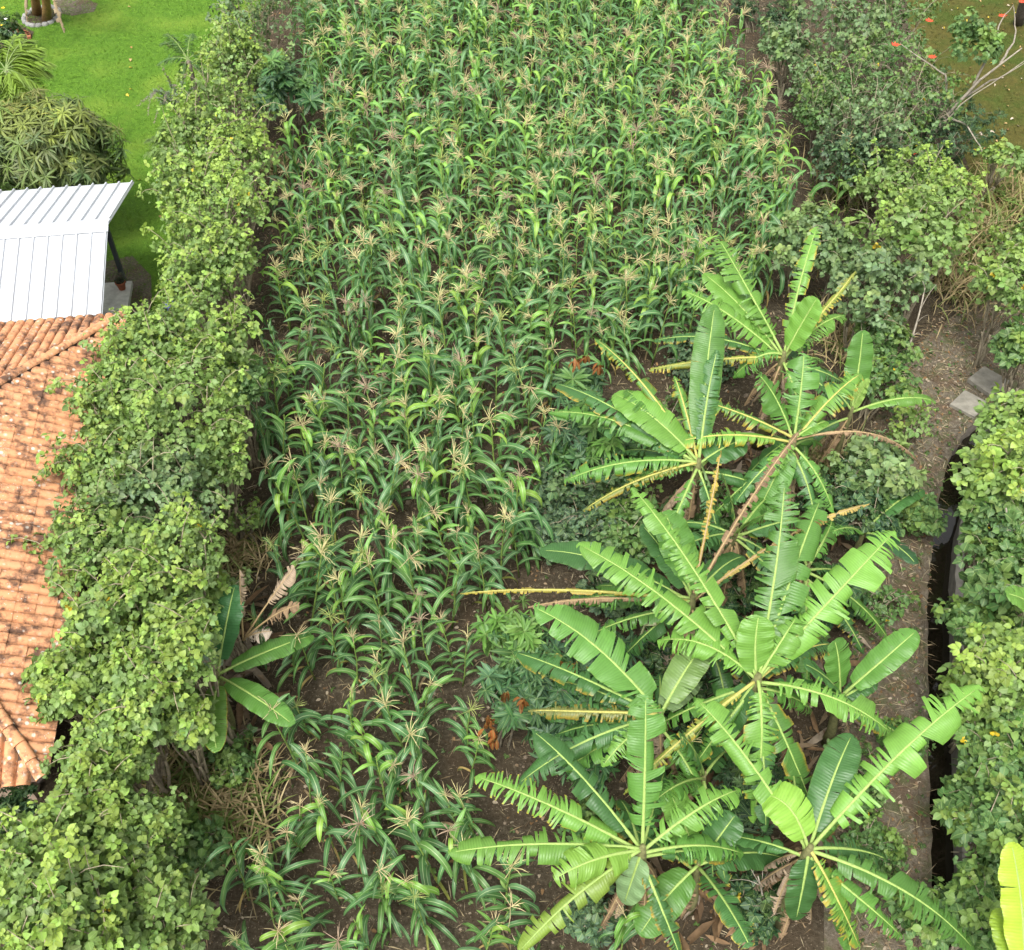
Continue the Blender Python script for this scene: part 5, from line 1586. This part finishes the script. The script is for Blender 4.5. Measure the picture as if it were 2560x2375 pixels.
# trunk of the far tree and thin bare stems
for lab, a, b, ra, nm, cat in [('slim grey tree trunk rising among the round-leaved shrubs at the top', (2165, 150, 0), (2205, -60, 3.4), 0.07, 'tree_trunk', 'tree trunk'),
                       ('dark stout tree trunk in the top right corner', (2545, 60, 0), (2575, -60, 2.2), 0.16, 'tree_trunk', 'tree trunk'),
                       ('pale slanting sapling stem in front of the path', (2218, 1010, 0), (2312, 720, 2.1), 0.028, 'sapling_stem', 'stem'),
                       ('thin bare stem standing left of the slanting sapling', (2120, 930, 0), (2180, 800, 1.4), 0.018, 'sapling_stem', 'stem'),
                       ('pale bare stem standing among shrubs beyond the channel', (2500, 1540, 0), (2515, 1270, 2.2), 0.03, 'sapling_stem', 'stem'),
                       ('dry forked twig sticking up among the near bananas', (1920, 2310, 0), (1895, 2190, 1.0), 0.02, 'dry_twig', 'twig')]:
    A_, B_ = at(*a), at(*b)
    th = thing(nm, (A_[0], A_[1], 0), lab, cat)
    Q = branch_path(A_ - UP * 0.03, B_, r, 0.04, 9)
    c_ = (0.12, 0.10, 0.085) if ra > 0.1 else GREY
    obj('trunk' if nm == 'tree_trunk' else 'stem', tube(Q, np.linspace(ra, ra * 0.45, 9), 7, c_), 'bark', th)
    for q in range(4):
        k_ = r.integers(4, 9)
        e = Q[k_] + nrm(r.normal(0, 1, 3) + UP * 0.6) * r.uniform(0.25, 0.6)
        obj('twig', tube(branch_path(Q[k_], e, r, 0.1), np.linspace(ra * 0.35, 0.004, 6), 5, c_), 'bark', th)

# concrete slabs beside the channel
for i, (lab, c4, zz) in enumerate([('lower of two square concrete slabs bridging the channel end', [(2375, 1010), (2412, 975), (2470, 1005), (2437, 1042)], 0.08), ('upper of two square concrete slabs, half under the shrub', [(2420, 947), (2460, 915), (2525, 952), (2482, 990)], 0.10)]):
    poly = [tuple(at(*p, zz)[:2]) for p in c4]
    ar = sum(poly[q][0] * poly[(q + 1) % 4][1] - poly[(q + 1) % 4][0] * poly[q][1] for q in range(4))
    t = prism(poly if ar > 0 else poly[::-1], 0.012, zz); t.C[:] = np.array((0.24, 0.225, 0.185)) * (1 - 0.08 * i)
    tag(obj('concrete_slab', t, 'concrete', smooth=False), lab, 'slab', 'concrete slabs at the channel')


# ------------------------------------------------------------------ grasses
def tuft(name, label, px, py, n, h, spread, cols, seed, cat='grass tuft', lw=0.012, lean=0.5):
    r = np.random.default_rng(seed)
    B = at(px, py)
    ts = []
    for i in range(n):
        p = B + np.array([r.normal(0, spread), r.normal(0, spread), 0])
        a = r.uniform(0, 6.28)
        L = h * r.uniform(0.6, 1.1)
        lf = corn_leaf(r, math.radians(r.uniform(55, 88)), math.radians(r.uniform(-50, 50)), lw / L * r.uniform(0.7, 1.3), 5)
        lf.C[:] = np.array(cols[r.integers(0, len(cols))]) * r.uniform(0.8, 1.2)
        ts.append(lf.moved(rotz(a) * L, p))
    o = obj(name, join(ts), 'grass_blade')
    return tag(o, label, cat)


STRAW = [(0.36, 0.28, 0.14), (0.28, 0.22, 0.11), (0.20, 0.24, 0.07), (0.44, 0.35, 0.19)]
GRASS = [(0.12, 0.20, 0.04), (0.20, 0.25, 0.06), (0.28, 0.26, 0.10)]
tuft('grass_tuft', 'tall dry grass stand beyond the round-leaved shrubs at the frame edge', 2440, 640, 520, 1.3, 0.55, STRAW + GRASS, 1)
tuft('grass_tuft', 'green and straw-coloured tall grass below the small bright sprig', 2510, 520, 480, 1.2, 0.5, GRASS + STRAW[:2], 2)
tuft('grass_tuft', 'dry brown grass leaning over the path top', 2400, 730, 300, 0.9, 0.4, STRAW, 3)
tuft('grass_tuft', 'dry straw grass at the hedge foot beside the near maize', 560, 2060, 420, 0.75, 0.38, STRAW + GRASS[:1], 4)
tuft('grass_tuft', 'long green and withered grass under the hedge gap', 430, 1980, 320, 0.95, 0.32, GRASS + STRAW, 5)
tuft('grass_tuft', 'withered grass by the bare ground below the lone banana', 600, 1960, 200, 0.5, 0.3, STRAW, 6)
tuft('reed_grass', 'pale green reed grass arching beyond the channel', 2555, 1960, 60, 1.3, 0.12, [(0.25, 0.36, 0.12), (0.18, 0.30, 0.08)], 7, lw=0.022)
tuft('grass_tuft', 'dry grass thicket below the maize corner beside the thicket', 2120, 480, 320, 0.8, 0.4, STRAW + GRASS[:1], 8)
tuft('grass_tuft', 'brown dead stems and grass behind the withered bananas', 2060, 1170, 320, 0.9, 0.35, STRAW, 9)
tuft('grass_tuft', 'fine dry grass beside the tall banana by the stems', 2130, 880, 260, 0.9, 0.4, STRAW + GRASS[:1], 10)
tuft('grass_tuft', 'straw tuft along the far hedge and maize strip', 690, 420, 160, 0.5, 0.3, STRAW, 11)
tuft('grass_tuft', 'dry weeds at the hedge foot in the bare strip', 600, 1400, 260, 0.6, 0.28, STRAW, 12)

# ------------------------------------------------------------------ litter, clods and mown grass
straw = simple_leaf((0, 0.5, 1.0), (0.012, 0.030, 0.008), 0.3, 0.12)
crisp = simple_leaf((0, 0.35, 0.75, 1.0), (0.05, 0.32, 0.26, 0.02), 0.5, 0.5)
FLD = [(560, -150), (1950, -150), (2150, 300), (2150, 700), (2100, 900), (2000, 1300), (2050, 1700), (2000, 2480), (350, 2480), (500, 1500), (560, 900), (640, 300)]
PTH = [(2100, 2480), (2320, 2480), (2318, 1500), (2360, 1160), (2440, 1030), (2600, 900), (2600, 700), (2330, 790), (2180, 1000), (2150, 1450), (2080, 2000)]
ts = []
r = np.random.default_rng(55)
for poly, n1, n2, sd in ((FLD, 24000, 8000, 1), (PTH, 5200, 2200, 2)):
    p = in_px_poly(poly, n1, sd)
    P = np.concatenate([p, r.uniform(0.008, 0.03, (n1, 1))], 1)
    c = np.array([(0.36, 0.29, 0.17), (0.25, 0.18, 0.10), (0.15, 0.105, 0.06), (0.44, 0.37, 0.24)])[r.integers(0, 4, n1)] * r.uniform(0.45, 1.1, (n1, 1))
    ts.append(scatter(straw, rand_frames(n1, r, 0.25) * r.uniform(0.10, 0.42, n1)[:, None, None] * 0.7, P, c))
    p = in_px_poly(poly, n2, sd + 10)
    P = np.concatenate([p, r.uniform(0.012, 0.03, (n2, 1))], 1)
    c = np.array([(0.26, 0.19, 0.12), (0.19, 0.13, 0.08), (0.34, 0.28, 0.20), (0.22, 0.13, 0.06)])[r.integers(0, 4, n2)] * r.uniform(0.6, 1.15, (n2, 1))
    ts.append(scatter(crisp, rand_frames(n2, r, 0.35) * r.uniform(0.03, 0.085, n2)[:, None, None], P, c))
tag(obj('leaf_litter', join(ts), 'litter'), 'scattered straw and dead leaves on the soil', 'litter', kind='stuff')
n1 = 900
long_ = simple_leaf((0, 0.3, 0.7, 1.0), (0.02, 0.09, 0.08, 0.01), 0.6, 0.25)
p = np.concatenate([in_px_poly([(1650, 1250), (2050, 1000), (2150, 1250), (2080, 1700), (2100, 2200), (1950, 2400), (1600, 2400), (1560, 2150), (1700, 1800), (1560, 1650)], 700, 41), in_px_poly([(470, 1500), (640, 1500), (640, 1900), (500, 1900)], 200, 42)])
c = np.array([(0.33, 0.24, 0.15), (0.22, 0.14, 0.08), (0.42, 0.34, 0.25), (0.27, 0.17, 0.09)])[r.integers(0, 4, n1)] * r.uniform(0.6, 1.15, (n1, 1))
tag(obj('dry_leaf_litter', scatter(long_, rand_frames(n1, r, 0.45) * r.uniform(0.25, 0.7, n1)[:, None, None], np.concatenate([p, r.uniform(0.05, 0.22, (n1, 1))], 1), c), 'dry_leaf'), 'withered brown leaf scraps heaped under the bananas', 'litter', kind='stuff')
# clods
n1 = 5200
p = in_px_poly(FLD, n1, 77)
th_ = np.linspace(0, 2 * math.pi, 6)[:-1]
clod = grid(np.array([[(rr * math.cos(q), rr * math.sin(q), zz) for q in th_] for rr, zz in ((1.0, -0.2), (0.85, 0.45), (0.05, 0.7))]), closed=True)
tag(obj('soil_clods', scatter(clod, rand_frames(n1, r, 0.3) * (0.018 * np.exp(r.normal(0, 0.45, n1)))[:, None, None], np.concatenate([p, np.zeros((n1, 1))], 1), np.array((0.15, 0.118, 0.085)) * r.uniform(0.5, 1.5, (n1, 1))), 'litter', smooth=False),
    'crumbs of dry earth over the plot', 'soil', kind='stuff')
# small weeds on the soil and path
n1 = 3500
weed = TRI[2]
p = np.concatenate([in_px_poly(PTH, 450, 88), in_px_poly(FLD, 3050, 89)])
tag(obj('weeds', scatter(weed, rand_frames(n1, r, 0.3) * r.uniform(0.025, 0.075, n1)[:, None, None], np.concatenate([p, r.uniform(0.01, 0.07, (n1, 1))], 1), np.array((0.07, 0.13, 0.03)) * r.uniform(0.6, 1.5, (n1, 1))), 'foliage'), 'tiny green weeds on the soil', 'weeds', kind='stuff')
# mown blades
blade = T([(-0.1, 0, 0), (0.1, 0, 0), (0, 1, -0.3)], [(0, 1, 2)], None, np.zeros((3, 3)))
for nm, lab, poly, n1, c0, c1, sd in (('lawn_grass', 'short bright green lawn blades', [(-60, -60), (760, -60), (600, 120), (540, 300), (500, 560), (450, 860), (-60, 860)], 70000, (0.070, 0.165, 0.014), (0.150, 0.275, 0.028), 5),
                                      ('side_lawn_grass', 'short brownish green lawn blades beyond the shrubs', [(2270, -60), (2620, -60), (2620, 470), (2450, 460), (2370, 250)], 16000, (0.045, 0.065, 0.012), (0.12, 0.11, 0.03), 6)):
    p = in_px_poly(poly, n1, sd)
    fx = nrm(np.stack([r.normal(0, 1, n1), r.normal(0, 1, n1), r.uniform(0.5, 1.8, n1)], 1))
    tag(obj(nm, scatter(blade, frames(fx, nrm(r.normal(0, 0.6, (n1, 3)) + UP)) * r.uniform(0.04, 0.10, n1)[:, None, None], np.concatenate([p, np.full((n1, 1), 0.004)], 1), mixc(c0, c1, r.uniform(0, 1, n1)) * r.uniform(0.8, 1.2, (n1, 1))), 'grass_blade'), lab, 'grass', kind='stuff')
# fallen leaves on the lawns
n1 = 80
p = np.concatenate([in_px_poly([(280, 0), (620, 0), (520, 300), (430, 760), (290, 560)], 18, 9), in_px_poly([(2330, 0), (2560, 0), (2560, 430), (2430, 420)], 62, 12)])
c = np.array([(0.45, 0.30, 0.14), (0.36, 0.18, 0.08), (0.55, 0.42, 0.06), (0.5, 0.42, 0.33)])[r.integers(0, 4, n1)]
tag(obj('fallen_leaves', scatter(crisp, rand_frames(n1, r, 0.3) * r.uniform(0.06, 0.13, n1)[:, None, None], np.concatenate([p, np.full((n1, 1), 0.05)], 1), c), 'litter'), 'dry leaves lying on the lawns', 'leaves', kind='stuff')
print('objects', len(bpy.data.objects), 'tris', sum(len(m.polygons) for m in bpy.data.meshes))
